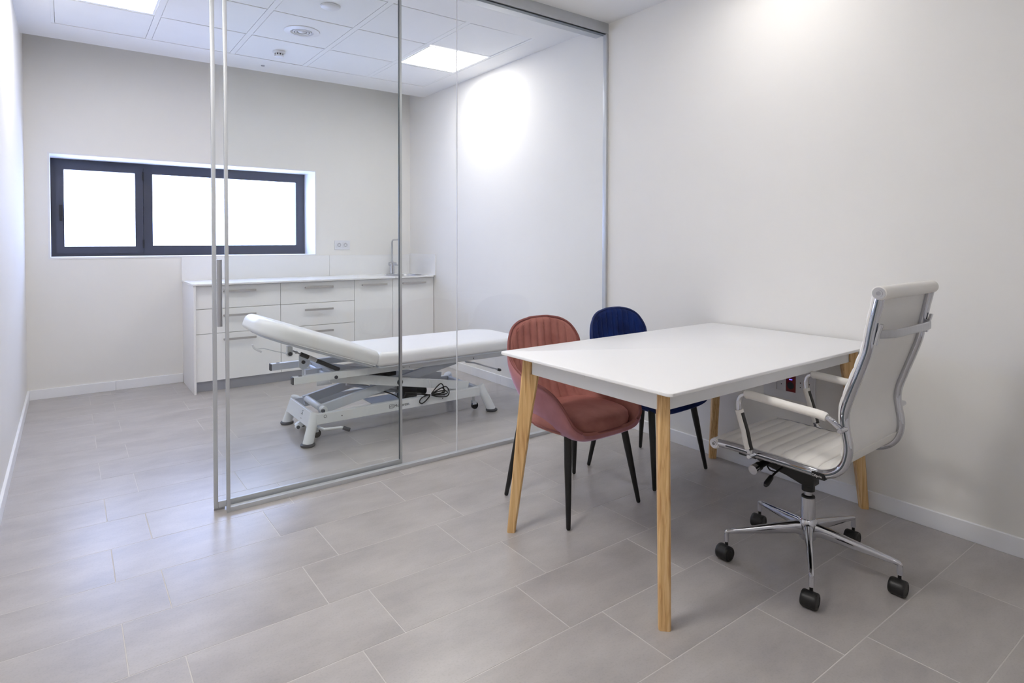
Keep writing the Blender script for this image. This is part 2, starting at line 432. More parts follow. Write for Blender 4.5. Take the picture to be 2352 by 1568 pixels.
for i in range(5):
    for j in range(3):
        if j == 1 and i in (0, 4): continue
        x0, y0 = GX0 + 0.6 * i + 0.0215, GY0 + 0.6 * j + 0.015
        bm = bx((-0.2785, -0.285, 0), (0.2785, 0.285, 0.018))
        o = obj('ceiling_tile', bm, M['ctile'], ceil, (x0 + 0.2785, y0 + 0.285, ZC + 0.001), bevel=0.002, segs=1)
        if (i, j) == (4, 0):
            o.rotation_euler = (0, math.radians(-0.7), 0); o.location.z += 0.003

# LED panels, plus one added rear fill light
def led(label, x, y, z, pm):
    t = thing('ceiling_light', label, 'ceiling light', (x, y, z), 0, None)
    bm = bmesh.new(); h = 0.278
    frame_bm = bm
    for a, b in (((-h, -h, 0), (h, -h + 0.014, 0.014)), ((-h, h - 0.014, 0), (h, h, 0.014)), ((-h, -h + 0.014, 0), (-h + 0.014, h - 0.014, 0.014)), ((h - 0.014, -h + 0.014, 0), (h, h - 0.014, 0.014))):
        box(bm, a, b)
    obj('light_frame', bm, M['ledframe'], t, smooth=0)
    obj('diffuser', bx((-h + 0.014, -h + 0.014, 0.004), (h - 0.014, h - 0.014, 0.012)), M[pm], t, smooth=0)
    return t
led('square LED ceiling panel nearest the left wall, above the window room', GX0 + 0.3, GY0 + 0.9, ZC - 0.001, 'panel')
led('square LED ceiling panel nearest the right wall, behind the glass partition', GX0 + 2.7, GY0 + 0.9, ZC - 0.001, 'panel')
led('square LED ceiling panel above the white desk', 2.605, 1.725, ZC - 0.0145, 'panel_fr')
led('unseen square fill light added to the ceiling behind the viewpoint', 0.30, -0.70, ZC - 0.0145, 'rear_fill')  # added out of view to lift the ambient light, no known fitting
led('square LED ceiling panel above the doorway side of the front room', 0.225, 1.725, ZC - 0.0145, 'panel_fl')

# ceiling fittings
t = thing('air_vent', 'round white ceiling air vent with concentric rings, in the middle ceiling tile', 'air vent', (1.425, 4.566, ZC))
bm = bmesh.new(); lathe(bm, [(0.075, 0.0), (0.082, -0.010), (0.125, -0.005), (0.128, 0.0005)], seg=40); lathe(bm, [(0.0, 0.02), (0.08, 0.02)], seg=40)
obj('vent_flange', bm, M['plastic'], t)
for r in (0.062, 0.044):
    bm = bmesh.new(); pts = [(r * math.cos(a * PI / 18), r * math.sin(a * PI / 18), -0.006) for a in range(36)]
    tube(bm, pts, 0.006, 6, closed=True); obj('vent_ring', bm, M['plastic'], t)
bm = bmesh.new(); lathe(bm, [(0.001, -0.012), (0.022, -0.010), (0.030, -0.004), (0.030, 0.0)]); obj('vent_core', bm, M['plastic'], t)
bm = bmesh.new(); lathe(bm, [(0.001, -0.0015), (0.072, -0.0015), (0.072, 0.0)], seg=36); obj('vent_throat', bm, M['grey'], t)
t = thing('smoke_detector', 'white smoke detector with dark slots on the ceiling', 'smoke detector', (1.425, 5.166, ZC))
bm = bmesh.new(); lathe(bm, [(0.05, 0.0005), (0.05, -0.012), (0.043, -0.018), (0.001, -0.018)]); obj('mounting_base', bm, M['plastic'], t)
bm = bmesh.new(); lathe(bm, [(0.034, -0.017), (0.034, -0.034), (0.001, -0.034)]); obj('sensor_slots', bm, M['hole'], t)
for k in range(10):
    a = 2 * PI * k / 10; bm = bmesh.new(); box(bm, (0.03, -0.005, -0.036), (0.038, 0.005, -0.017), mtx=Matrix.Rotation(a, 4, 'Z')); obj('slot_rib', bm, M['plastic'], t, smooth=0)
bm = bmesh.new(); lathe(bm, [(0.038, -0.033), (0.036, -0.044), (0.02, -0.050), (0.001, -0.051)]); obj('sensor_cap', bm, M['plastic'], t)
t = thing('ceiling_speaker', 'small round white domed disc on the ceiling nearest the partition', 'ceiling fitting', (1.425, 3.966, ZC))
bm = bmesh.new(); lathe(bm, [(0.062, 0.0005), (0.060, -0.010), (0.050, -0.014), (0.001, -0.017)]); obj('cover', bm, M['plastic'], t)
bm = bmesh.new(); tube(bm, [(0.062 * math.cos(a * PI / 18), 0.062 * math.sin(a * PI / 18), -0.003) for a in range(36)], 0.004, 6, closed=True); obj('cover_rim', bm, M['plastic'], t)
t = bmesh.new(); lathe(t, [(0.016, 0.0005), (0.015, -0.005), (0.001, -0.006)])
o = obj('ceiling_stud', t, M['grey'], None, (1.42, 5.662, ZC)); o['label'] = 'tiny grey round stud on the ceiling beside the smoke detector'; o['category'] = 'ceiling fitting'

# ------------------------------------------------------------------ glass partition (front plane) and sliding door (behind it)
PYF = 3.085
part = thing('glass_partition', 'full-height framed glass partition with aluminium rails dividing the room', 'partition', (1.87, PYF + 0.02, 0))
bm = bmesh.new(); box(bm, (XL, PYF, 2.780), (XR, PYF + 0.13, ZC))
obj('header_rail', bm, M['alu'], part, world=True, bevel=0.002)
obj('header_groove', bx((XL, PYF + 0.012, 2.772), (XR, PYF + 0.045, 2.780)), M['aludk'], part, world=True, smooth=0)
obj('floor_channel', bx((0.612, PYF, 0.0), (XR - 0.001, PYF + 0.034, 0.022)), M['alu'], part, world=True, bevel=0.0015)
obj('stile', bx((0.598, PYF - 0.002, 0.0), (0.6135, PYF + 0.014, 2.780)), M['alu'], part, world=True, bevel=0.0015)
obj('wall_post', bx((XR - 0.020, PYF, 0.022), (XR - 0.001, PYF + 0.034, 2.780)), M['alu'], part, world=True, bevel=0.0015)
def pane(x0, x1, y0, y1, z0, z1, parent, lab=None):
    bm = bmesh.new(); box(bm, (x0, y0, z0), (x1, y1, z1))
    bmesh.ops.recalc_face_normals(bm, faces=bm.faces)
    for f in bm.faces: f.material_index = 0
    return obj('glass_pane', bm, [M['glass'], M['gedge']], parent, world=True, smooth=0)
pane(0.611, 1.8785, PYF + 0.012, PYF + 0.022, 0.018, 2.785, part)
pane(1.8845, XR - 0.018, PYF + 0.012, PYF + 0.022, 0.018, 2.785, part)
obj('joint_strip', bx((1.8797, PYF + 0.013, 0.02), (1.8833, PYF + 0.021, 2.78)), M['plastic'], part, world=True, smooth=0)
door = bpy.data.objects.new('door_1', None); COL.objects.link(door); door.location = (1.03, PYF + 0.07, 0.0); structure(door)
DY0, DY1 = PYF + 0.050, PYF + 0.066
obj('door_stile', bx((0.552, DY0, 0.012), (0.5695, DY1, 2.775)), M['alu'], door, world=True, bevel=0.0015)
obj('door_stile', bx((1.5235, DY0, 0.012), (1.5375, DY1 - 0.004, 2.775)), M['alu'], door, world=True, bevel=0.0015)
obj('gasket', bx((1.5195, DY0 + 0.001, 0.042), (1.5232, DY1 - 0.005, 2.745)), M['aludk'], door, world=True, smooth=0)
obj('door_rail', bx((0.5697, DY0, 0.012), (1.523, DY1, 0.042)), M['alu'], door, world=True, bevel=0.0015)
obj('door_rail', bx((0.5697, DY0, 2.745), (1.523, DY1, 2.775)), M['alu'], door, world=True, bevel=0.0015)
obj('floor_guide', bx((0.552, DY0 + 0.008, 0.0), (0.60, DY1 - 0.002, 0.010)), M['steel'], door, world=True, smooth=0)
pane(0.569, 1.5193, DY0 + 0.004, DY0 + 0.012, 0.040, 2.747, door)
h = bmesh.new(); cyl(h, (0.577, DY0 - 0.030, 0.887), (0.577, DY0 - 0.030, 1.204), 0.0115, seg=24)
hd = obj('door_handle', h, M['steel'], door, world=True)
for zz in (0.93, 1.16):
    h = bmesh.new(); cyl(h, (0.577, DY0 - 0.020, zz), (0.577, DY0 + 0.0045, zz), 0.006); obj('handle_post', h, M['steel'], hd, world=True)

# ------------------------------------------------------------------ cabinets
CY0 = 5.646; CBY = YB
def handle(parent, xc, z, w=0.263):
    bm = bmesh.new(); box(bm, (xc - w / 2, CY0 - 0.030, z - 0.008), (xc + w / 2, CY0 - 0.022, z + 0.010))
    box(bm, (xc - w / 2, CY0 - 0.023, z - 0.006), (xc - w / 2 + 0.010, CY0 + 0.001, z + 0.007)); box(bm, (xc + w / 2 - 0.010, CY0 - 0.023, z - 0.006), (xc + w / 2, CY0 + 0.001, z + 0.007))
    obj('handle', bm, M['pull'], parent, world=True, smooth=0)
Z0, Z3 = 0.092, 0.910
units = [(0.862, 1.557, 'd', 'white three-drawer base cabinet at the left end under the worktop'),
         (1.557, 2.257, 'd', 'white three-drawer base cabinet right of the leftmost one, behind the treatment table'),
         (2.257, 2.665, 'p', 'narrow white one-door base cabinet between the drawers and the sink'),
         (2.665, 3.136, 'p', 'white one-door base cabinet under the sink in the corner')]
for x0, x1, kind, lab in units:
    t = thing('base_cabinet', lab, 'cabinet', ((x0 + x1) / 2, 5.92, 0.0), 0, 'base cabinets under the worktop')
    bm = bmesh.new()
    box(bm, (x0 + 0.001, CY0 + 0.020, Z0), (x0 + 0.017, CBY - 0.001, Z3 + 0.003)); box(bm, (x1 - 0.017, CY0 + 0.020, Z0), (x1 - 0.001, CBY - 0.001, Z3 + 0.003))
    box(bm, (x0 + 0.017, CY0 + 0.020, Z0), (x1 - 0.017, CBY - 0.001, Z0 + 0.016)); box(bm, (x0 + 0.017, CBY - 0.02, Z0 + 0.016), (x1 - 0.017, CBY - 0.001, Z3 + 0.003))
    obj('body', bm, M['cabside'], t, world=True, smooth=0)
    xc = (x0 + x1) / 2; g = 0.0018
    obj('plinth', bx((x0 + (0.012 if x0 < 0.9 else 0.0), CY0 + 0.045, 0.0), (x1, CY0 + 0.06, Z0 - 0.002)), M['plinth'], t, world=True, smooth=0)
    if kind == 'd':
        for z0, z1, hz in ((Z0, 0.498, 0.441), (0.498, 0.710, 0.647), (0.710, Z3, 0.857)):
            d = obj('drawer', bx((x0 + g, CY0, z0 + g), (x1 - g, CY0 + 0.018, z1 - g)), M['cab'], t, world=True, bevel=0.0012, segs=1)
            handle(d, xc, hz)
    else:
        d = obj('cabinet_door', bx((x0 + g, CY0, Z0 + g), (x1 - g, CY0 + 0.018, Z3 - g)), M['cab'], t, world=True, bevel=0.0012, segs=1)
        handle(d, xc, 0.856)
sp = obj('side_panel', bx((0.842, 5.605, 0.0), (0.860, CBY - 0.001, 0.912)), M['cabside'], bevel=0.001, segs=1)
sp['label'] = 'white end panel closing the left side of the cabinet run'; sp['category'] = 'panel'
# worktop with a round sink cut-out
t = thing('worktop', 'thin white worktop running to the corner above the base cabinets', 'worktop', (1.99, 5.9, 0.913))
SX, SY, SR = 2.90, 5.87, 0.195
def plate_hole(bm, x0, y0, x1, y1, cx, cy, r, z0, z1, n=48):
    loops = []
    outer, inner = [], []
    for k in range(n):
        a = 2 * PI * k / n; c, s = math.cos(a), math.sin(a)
        tx = ((x1 - cx) / c if c > 1e-9 else (x0 - cx) / c if c < -1e-9 else 1e9); ty = ((y1 - cy) / s if s > 1e-9 else (y0 - cy) / s if s < -1e-9 else 1e9)
        q = min(tx, ty); outer.append((cx + c * q, cy + s * q)); inner.append((cx + r * c, cy + r * s))
    rings = [[Vector((p[0], p[1], z0)) for p in outer], [Vector((p[0], p[1], z1)) for p in outer], [Vector((p[0], p[1], z1)) for p in inner], [Vector((p[0], p[1], z0)) for p in inner]]
    loft(bm, rings, False, True)
bm = bmesh.new(); plate_hole(bm, 2.665, 5.598, XR - 0.001, YB - 0.001, SX, SY, SR, 0.914, 0.928)
box(bm, (0.836, 5.598, 0.914), (2.665, YB - 0.001, 0.928))
obj('worktop_slab', bm, M['counter'], t, world=True, smooth=0)
bm = bmesh.new(); box(bm, (0.836, YB - 0.014, 0.928), (2.2, YB - 0.001, 1.140)); obj('splashback', bm, M['counter'], t, world=True, smooth=0)
bm = bmesh.new(); box(bm, (2.2015, YB - 0.014, 0.928), (XR - 0.014, YB - 0.001, 1.140)); obj('splashback', bm, M['counter'], t, world=True, smooth=0)
bm = bmesh.new(); box(bm, (XR - 0.013, 5.598, 0.928), (XR - 0.001, YB - 0.001, 1.150)); obj('splashback', bm, M['counter'], t, world=True, smooth=0)
t = thing('sink', 'round stainless steel sink bowl set into the worktop by the corner', 'sink', (SX, SY, 0.78))
bm = bmesh.new()
lathe(bm, [(0.03, -0.002), (0.13, 0.0), (0.175, 0.03), (0.188, 0.12), (0.190, 0.1405), (0.212, 0.1485), (0.212, 0.1500), (0.189, 0.1495), (0.184, 0.12), (0.170, 0.034), (0.128, 0.006), (0.03, 0.004)], seg=48)
obj('bowl', bm, M['steel'], t); bm = bmesh.new(); lathe(bm, [(0.001, 0.003), (0.034, 0.005), (0.034, 0.0)]); obj('drain', bm, M['chrome'], t)
t = thing('tap', 'tall swan-neck chrome kitchen tap behind the sink', 'tap', (2.875, 6.11, 0.928))
bm = bmesh.new(); lathe(bm, [(0.031, 0.0), (0.031, 0.006), (0.026, 0.010), (0.026, 0.085), (0.001, 0.085)]); obj('base', bm, M['chrome'], t)
bm = bmesh.new(); cyl(bm, (-0.036, 0, 0.11), (0.040, 0, 0.11), 0.021); lathe(bm, [(0.026, 0.084), (0.026, 0.125), (0.012, 0.140)]); obj('mixer_body', bm, M['chrome'], t)
bm = bmesh.new(); cyl(bm, (0.03, -0.005, 0.098), (0.036, -0.085, 0.100), 0.004, 0.006); cyl(bm, (0.038, 0, 0.11), (0.050, 0, 0.11), 0.017); obj('lever', bm, M['chrome'], t)
pts = [Vector((0, 0, 0.13)), Vector((0, 0, 0.24)), Vector((0, 0, 0.34))] + [Vector((0, -0.035 + 0.035 * math.cos(a), 0.34 + 0.035 * math.sin(a))) for a in (0.4, 0.8, 1.2, PI / 2)] + [Vector((0, -0.12, 0.377)), Vector((0, -0.185, 0.379)), Vector((0, -0.205, 0.372)), Vector((0, -0.21, 0.35))]
bm = bmesh.new(); tube(bm, pts, 0.0095, 14, ref=Vector((1, 0, 0))); obj('spout', bm, M['chrome'], t)

# wall sockets above worktop
t = thing('wall_socket', 'white double wall socket above the worktop, right of the window', 'wall socket', (2.343, YB, 1.248))
bm = bmesh.new(); box(bm, (-0.083, -0.009, -0.048), (0.083, 0, 0.048)); obj('plate', bm, M['plastic'], t, bevel=0.003)
for s in (-1, 1):
    bm = bmesh.new(); box(bm, (s * 0.035 - 0.030, -0.011, -0.028), (s * 0.035 + 0.030, -0.008, 0.028)); q = obj('socket', bm, M['plastic'], t, bevel=0.002)
    bm = bmesh.new(); tube(bm, [(s * 0.035 + 0.019 * math.cos(a * PI / 12), -0.0115, 0.019 * math.sin(a * PI / 12)) for a in range(24)], 0.0016, 5, closed=True); obj('socket_ring', bm, M['grey'], q)
    for dx, dz in ((-0.0095, 0), (0.0095, 0), (0, 0.018), (0, -0.018)):
        bm = bmesh.new(); cyl(bm, (s * 0.035 + dx, -0.0125, dz), (s * 0.035 + dx, -0.008, dz), 0.0033, seg=10); obj('socket_hole', bm, M['hole'], q)

# socket block under the desk on the right wall
t = thing('power_outlet_block', 'white multi-socket wall plate with one red socket, under the desk', 'wall socket', (XR, 1.715, 0.53))
obj('plate', bx((-0.010, -0.145, -0.09), (0, 0.145, 0.09)), M['plastic'], t, bevel=0.003)
for k, (ya, yb_, za, zb, c) in enumerate((( -0.04, 0.011, -0.046, 0.046, 'red'), (-0.093, -0.042, -0.046, 0.046, 'plastic'), (-0.135, -0.095, -0.046, 0.046, 'plastic'), (0.013, 0.064, -0.046, 0.046, 'plastic'), (0.066, 0.117, -0.046, 0.046, 'plastic'))):
    q = obj('socket', bx((-0.014, ya, za), (-0.009, yb_, zb)), M[c], t, bevel=0.0015)
    if c == 'red':
        q['label'] = 'red socket with a blue light'
        bm = bmesh.new(); lathe(bm, [(0.001, 0), (0.018, 0.0), (0.019, 0.0015), (0.001, 0.0012)], (-0.0148, (ya + yb_) / 2, -0.012), mtx=Matrix.Rotation(-PI / 2, 4, 'Y')); obj('socket_well', bm, M['hole'], q)
        obj('indicator_light', bx((-0.0155, -0.022, 0.018), (-0.0138, -0.006, 0.023)), M['bluled'], q, smooth=0)
    else:
        for dz in (-0.012, 0.012):
            bm = bmesh.new(); cyl(bm, (-0.0146, (ya + yb_) / 2, dz), (-0.012, (ya + yb_) / 2, dz), 0.003, seg=8); obj('socket_hole', bm, M['hole'], q)

# ------------------------------------------------------------------ desk
TZ = 0.806
RZ = math.radians(0.8)
desk = thing('desk', 'white rectangular desk with splayed light oak legs against the right wall', 'desk', (2.332, 1.712, 0.0), RZ)
TL, TW = 0.792, 0.466
bm = bmesh.new(); slab(bm, (-TL, -TW, TL, TW), (0.02,) * 4, TZ - 0.013, TZ, 0.003, steps=3, n=6, ebot=0.003); obj('tabletop', bm, M['ttop'], desk)
AX, AY, ZA = 0.705, 0.365, 0.713
bm = bmesh.new(); box(bm, (-AX + 0.02, -AY, ZA), (AX - 0.02, -AY + 0.018, TZ - 0.0125)); obj('apron', bm, M['apron'], desk, bevel=0.001, segs=1)
bm = bmesh.new(); box(bm, (-AX + 0.02, AY - 0.018, ZA), (AX - 0.02, AY, TZ - 0.0125)); obj('apron', bm, M['apron'], desk, bevel=0.001, segs=1)
bm = bmesh.new(); box(bm, (-AX, -AY + 0.02, ZA), (-AX + 0.018, AY - 0.02, TZ - 0.0125)); obj('apron', bm, M['apron'], desk, bevel=0.001, segs=1)
bm = bmesh.new(); box(bm, (AX - 0.018, -AY + 0.02, ZA), (AX, AY - 0.02, TZ - 0.0125)); obj('apron', bm, M['apron'], desk, bevel=0.001, segs=1)
bm = bmesh.new(); cyl(bm, (-AX - 0.002, 0.02, 0.765), (-AX + 0.002, 0.02, 0.765), 0.006); obj('screw_cap', bm, M['apron'], desk)
for sx in (-1, 1):
    for sy in (-1, 1):
        d = Vector((sx, sy, 0)).normalized(); n = Vector((-sy, sx, 0)).normalized()
        foot = Vector((sx * 0.768 + 0.012, sy * 0.436 + 0.016, 0)); top = Vector((sx * 0.722, sy * 0.382, 0))
        hw = 0.0205
        prof = [(0.0, foot, 0.036), (0.28, None, 0.05), (0.55, None, 0.064), (0.700, None, 0.076), (0.713, None, 0.077), (TZ - 0.0132, top, 0.042)]
        rings = []
        for z, p, wd in prof:
            q = foot.lerp(top, z / (TZ - 0.0132)); inner = wd
            o_ = q; i_ = q - d * inner
            c_ = 0.006; ring = []
            for (u, v) in ((0, hw - c_), (c_, hw), (inner - c_, hw), (inner, hw - c_), (inner, -hw + c_), (inner - c_, -hw), (c_, -hw), (0, -hw + c_)):
                r_ = q - d * u + n * v; ring.append(Vector((r_.x, r_.y, z)))
            rings.append(ring)
            if z == 0.713:
                # notch under apron: narrow the leg where it passes behind the apron corner
                pass
        # sharp shoulder
        rings.insert(5, [v.copy() for v in rings[4]])
        q = foot.lerp(top, 0.714 / (TZ - 0.0132)); r5 = []
        for (u, v) in ((0, hw - 0.006), (0.006, hw), (0.036, hw), (0.042, hw - 0.006), (0.042, -hw + 0.006), (0.036, -hw), (0.006, -hw), (0, -hw + 0.006)):
            r_ = q - d * u + n * v; r5.append(Vector((r_.x, r_.y, 0.7145)))
        rings[5] = r5
        bm = bmesh.new(); loft(bm, rings); obj('leg', bm, M['wood'], desk, smooth=30)

# ------------------------------------------------------------------ velvet chairs
RIM = [(.185, .262, .434), (.222, .250, .462), (.238, .215, .515), (.243, .157, .568), (.243, .08, .600), (.243, -.05, .624), (.243, -.145, .660), (.243, -.194, .705), (.239, -.212, .770), (.205, -.238, .835), (.145, -.257, .872), (.07, -.265, .887)]
SPI = [(0, .270, .405), (0, .24, .388), (0, .17, .375), (0, .08, .373), (0, -.02, .378), (0, -.105, .398), (0, -.172, .45), (0, -.212, .54), (0, -.237, .65), (0, -.256, .76), (0, -.266, .85), (0, -.267, .890)]
def velvet_chair(name, label, loc, rz, mv, mo, mp):
    t = thing(name, label, 'chair', loc, rz, None)
    NS, NU = 56, 110
    rim = spline(RIM, NS); spi = spline(SPI, NS)
    def P(i, j):
        u = -1 + 2 * j / NU; a = abs(u) * PI / 2; s = 1 if u >= 0 else -1
        r, c = rim[i], spi[i]; k = (1 - math.cos(a)) ** (1.75 - 0.65 * min(1, max(0, (i / NS - 0.25) / 0.3)))
        return Vector((s * r.x * math.sin(a), c.y + (r.y - c.y) * k, c.z + (r.z - c.z) * k))
    A = [[P(i, j) for j in range(NU + 1)] for i in range(NS + 1)]
    Nn = [[None] * (NU + 1) for _ in range(NS + 1)]; ctr = Vector((0, 0.06, 0.72))
    for i in range(NS + 1):
        for j in range(NU + 1):
            du = A[i][min(j + 1, NU)] - A[i][max(j - 1, 0)]; dv = A[min(i + 1, NS)][j] - A[max(i - 1, 0)][j]
            n = du.cross(dv)
            n = n.normalized() if n.length > 1e-9 else Vector((0, 1, 0))
            if n.dot(ctr - A[i][j]) < 0: n = -n
            Nn[i][j] = n
    def sheet(bm, d0, d1):
        S = []
        for d in (d0, d1): S.append([[bm.verts.new(A[i][j] + Nn[i][j] * d(i, j)) for j in range(NU + 1)] for i in range(NS + 1)])
        for q in S:
            for i in range(NS):
                for j in range(NU): bm.faces.new((q[i][j], q[i][j + 1], q[i + 1][j + 1], q[i + 1][j]))
        loop = [(0, j) for j in range(NU)] + [(i, NU) for i in range(NS)] + [(NS, j) for j in range(NU, 0, -1)] + [(i, 0) for i in range(NS, 0, -1)]
        for k in range(len(loop)):
            a, b = loop[k], loop[(k + 1) % len(loop)]
            bm.faces.new((S[0][a[0]][a[1]], S[0][b[0]][b[1]], S[1][b[0]][b[1]], S[1][a[0]][a[1]]))
    rl = [A[q][0] for q in range(NS + 1)]; rt_ = [A[NS][q] for q in range(NU + 1)]
    def near(i, j):
        best = 9.0
        side = rl if j < NU / 2 else [A[q][NU] for q in range(max(0, i - 9), min(NS, i + 9) + 1)]
        if j < NU / 2: side = rl[max(0, i - 9):i + 10]
        for q in range(len(side) - 1):
            a_, b_ = side[q], side[q + 1]; ab = b_ - a_; u_ = max(0.0, min(1.0, (A[i][j] - a_).dot(ab) / max(ab.dot(ab), 1e-12)))
            best = min(best, (A[i][j] - (a_ + ab * u_)).length)
        if i > NS * 0.6: best = min(best, min((A[i][j] - q).length for q in rt_))
        return best
    ED = [[near(i, j) if (j < 26 or j > NU - 26 or i > NS * 0.8) else 9.0 for j in range(NU + 1)] for i in range(NS + 1)]
    def edge(i, j, wd=0.028):
        if j in (0, NU) or i == NS: return 0.0
        e = min(1.0, max(0.0, ED[i][j] - 0.003) / wd)
        return math.sqrt(max(0.0, 1 - (1 - e) ** 2))
    bm = bmesh.new(); sheet(bm, lambda i, j: -0.010 * edge(i, j), lambda i, j: 0.006)
    obj('shell', bm, mo, t, smooth=60)
    def pad(i, j):
        f = min(1, max(0, (i / NS - 0.30) / 0.1)); u = -1 + 2 * j / NU
        rib = abs(math.sin(PI * (A[i][j].x / 0.049 + 0.5))) ** 0.45
        return 0.007 + edge(i, j) * (0.014 + f * (0.014 * rib - 0.006))
    bm = bmesh.new(); sheet(bm, lambda i, j: 0.0062, pad)
    obj('backrest_pad', bm, mv, t, smooth=60)
    for k in range(-4, 5):
        xk = 0.049 * k; sp_ = []
        for i in range(int(NS * 0.42), NS - 1):
            for j in range(2, NU - 2):
                if A[i][j].x <= xk < A[i][j + 1].x:
                    f_ = (xk - A[i][j].x) / (A[i][j + 1].x - A[i][j].x)
                    if min(ED[i][j], ED[i][j + 1]) > 0.010:
                        sp_.append((A[i][j].lerp(A[i][j + 1], f_)) + Nn[i][j] * (0.0072 + edge(i, j) * 0.0092))
                    break
        if len(sp_) > 4:
            bm = bmesh.new(); tube(bm, sp_[::2] + [sp_[-1]], 0.0024, 6); obj('seam', bm, M['seam_r'] if mp is M['pipe_r'] else M['seam_n'], t)
    loop = [A[i][0] for i in range(NS + 1)] + [A[NS][j] for j in range(1, NU)] + [A[i][NU] for i in range(NS, -1, -1)]
    bm = bmesh.new(); tube(bm, [p + Vector((0, 0.004, 0.002)) for p in loop], 0.0065, 8); obj('piping', bm, mp, t)
    # seat cushion
    bm = bmesh.new(); rings = []
    def ol(sc, z, tilt=0.0):
        r = []
        for k in range(40):
            a = 2 * PI * k / 40; c, s = math.cos(a), math.sin(a); e = 0.72
            x = 0.230 * sc * (abs(c) ** e) * (1 if c >= 0 else -1); yy = 0.050 + 0.214 * sc * (abs(s) ** e) * (1 if s >= 0 else -1)
            if yy > 0.2: x *= 0.985
            r.append(Vector((x, yy, z)))
        return r
    for sc, z in ((0.86, 0.395), (0.95, 0.402), (0.99, 0.420), (1.0, 0.440), (0.985, 0.458), (0.94, 0.471), (0.86, 0.480), (0.65, 0.489), (0.35, 0.494), (0.05, 0.495)): rings.append(ol(sc, z))
    loft(bm, rings); obj('seat_cushion', bm, mv, t, smooth=60)
    bm = bmesh.new(); tube(bm, [v for v in ol(0.999, 0.417)], 0.0035, 6, closed=True); obj('seat_piping', bm, mp, t)
    bm = bmesh.new()
    for s in (-1, 1): tube(bm, [(s * 0.14, -0.12, 0.386), (s * 0.14, 0.15, 0.386)], 0.010, 8)
    tube(bm, [(-0.17, 0.15, 0.392), (0.17, 0.15, 0.392)], 0.010, 8); tube(bm, [(-0.17, -0.14, 0.400), (0.17, -0.14, 0.400)], 0.010, 8)
    obj('under_frame', bm, M['blkleg'], t)
    for sx in (-1, 1):
        for sy in (-1, 1):
            bm = bmesh.new(); a = Vector((sx * 0.184, sy * 0.170, 0.402)); b = Vector((sx * 0.236, sy * 0.232, 0.003))
            tube(bm, [a, a.lerp(b, 0.3), a.lerp(b, 0.985), b], [0.0185, 0.0175, 0.0105, 0.008], 18)
            obj('leg', bm, M['blkleg'], t)
    return t
c1 = velvet_chair('upholstered_chair', 'dusty rose velvet bucket chair with black legs at the far side of the desk', (2.022, 2.229, 0), PI + math.radians(1.0), M['rose'], M['rose_window_lit'], M['pipe_r'])
bm = bmesh.new(); box(bm, (-0.012, -0.262, 0.50), (0.012, -0.237, 0.515)); o = obj('fabric_tag', bm, M['tagblk'], c1, smooth=0)
c2 = velvet_chair('upholstered_chair', 'navy blue velvet bucket chair with black legs nearest the right wall', (2.655, 2.290, 0), PI + math.radians(3.2), M['navy'], M['navy'], M['pipe_n'])

# ------------------------------------------------------------------ office chair
oc = thing('office_chair', 'white leather high-back office chair on a chrome five-star base at the desk', 'office chair', (2.385, 1.22, 0), math.radians(2.2))
PATH = [(-.339, 1.118), (-.334, 1.095), (-.316, 1.004), (-.307, .947), (-.300, .915), (-.281, .857), (-.257, .788), (-.237, .725), (-.232, .682), (-.237, .640), (-.245, .593), (-.243, .553), (-.228, .512), (-.198, .482), (-.155, .466), (-.11, .4665), (-.02, .469), (.085, .470), (.18, .472), (.258, .470)]
for s in (-1, 1):
    pts = spline([(s * 0.238, a, b) for a, b in PATH], 90)
    bm = bmesh.new(); tube(bm, pts, 0.0155, 14, ref=Vector((1, 0, 0))); obj('side_frame', bm, M['chrome'], oc)
    bm = bmesh.new(); tube(bm, [p + Vector((s * 0.0135, 0, 0)) for p in pts[4:-3]], 0.0034, 6, ref=Vector((1, 0, 0))); obj('frame_groove', bm, M['aludk'], oc)
cp = spline([(0, a, b) for a, b in PATH], 500)
# sling: offset towards the sitter
def sling(bm, k0, k1, pitch, depth, base=0.006, th=0.022, hw=0.2265):
    L = 0; S = []
    for k in range(k0, k1 + 1):
        t_ = (cp[min(k + 1, len(cp) - 1)] - cp[max(k - 1, 0)]).normalized(); n = Vector((0, -t_.z, t_.y))
        # sitter side: up/forward
        if n.dot(Vector((0, 0.7, 0.7))) < 0: n = -n
        if k > k0: L += (cp[k] - cp[k - 1]).length
        S.append((cp[k], n, L))
    rings = []
    NX = 14
    for p_, n, l in S:
        rib = abs(math.sin(PI * l / pitch)) ** 0.4 if pitch else 1
        up = []; dn_ = []
        for i in range(NX + 1):
            x = -hw + 2 * hw * i / NX; e = min(1, (hw - abs(x)) / 0.03); e = math.sqrt(max(0, 1 - (1 - e) ** 2))
            up.append(p_ + Vector((x, 0, 0)) + n * (base + th * (0.45 + 0.55 * e) + depth * (rib - 1) * e))
            dn_.append(p_ + Vector((x, 0, 0)) + n * (base - 0.002))
        rings.append(up + dn_[::-1])
    loft(bm, rings)
bm = bmesh.new(); sling(bm, 10, 295, 0.055, 0.004, 0.010, 0.027, 0.236); obj('backrest_sling', bm, M['leatherback'], oc, smooth=60)
bm = bmesh.new(); sling(bm, 295, 492, 0.047, 0.009); obj('seat_sling', bm, M['leather'], oc, smooth=60)
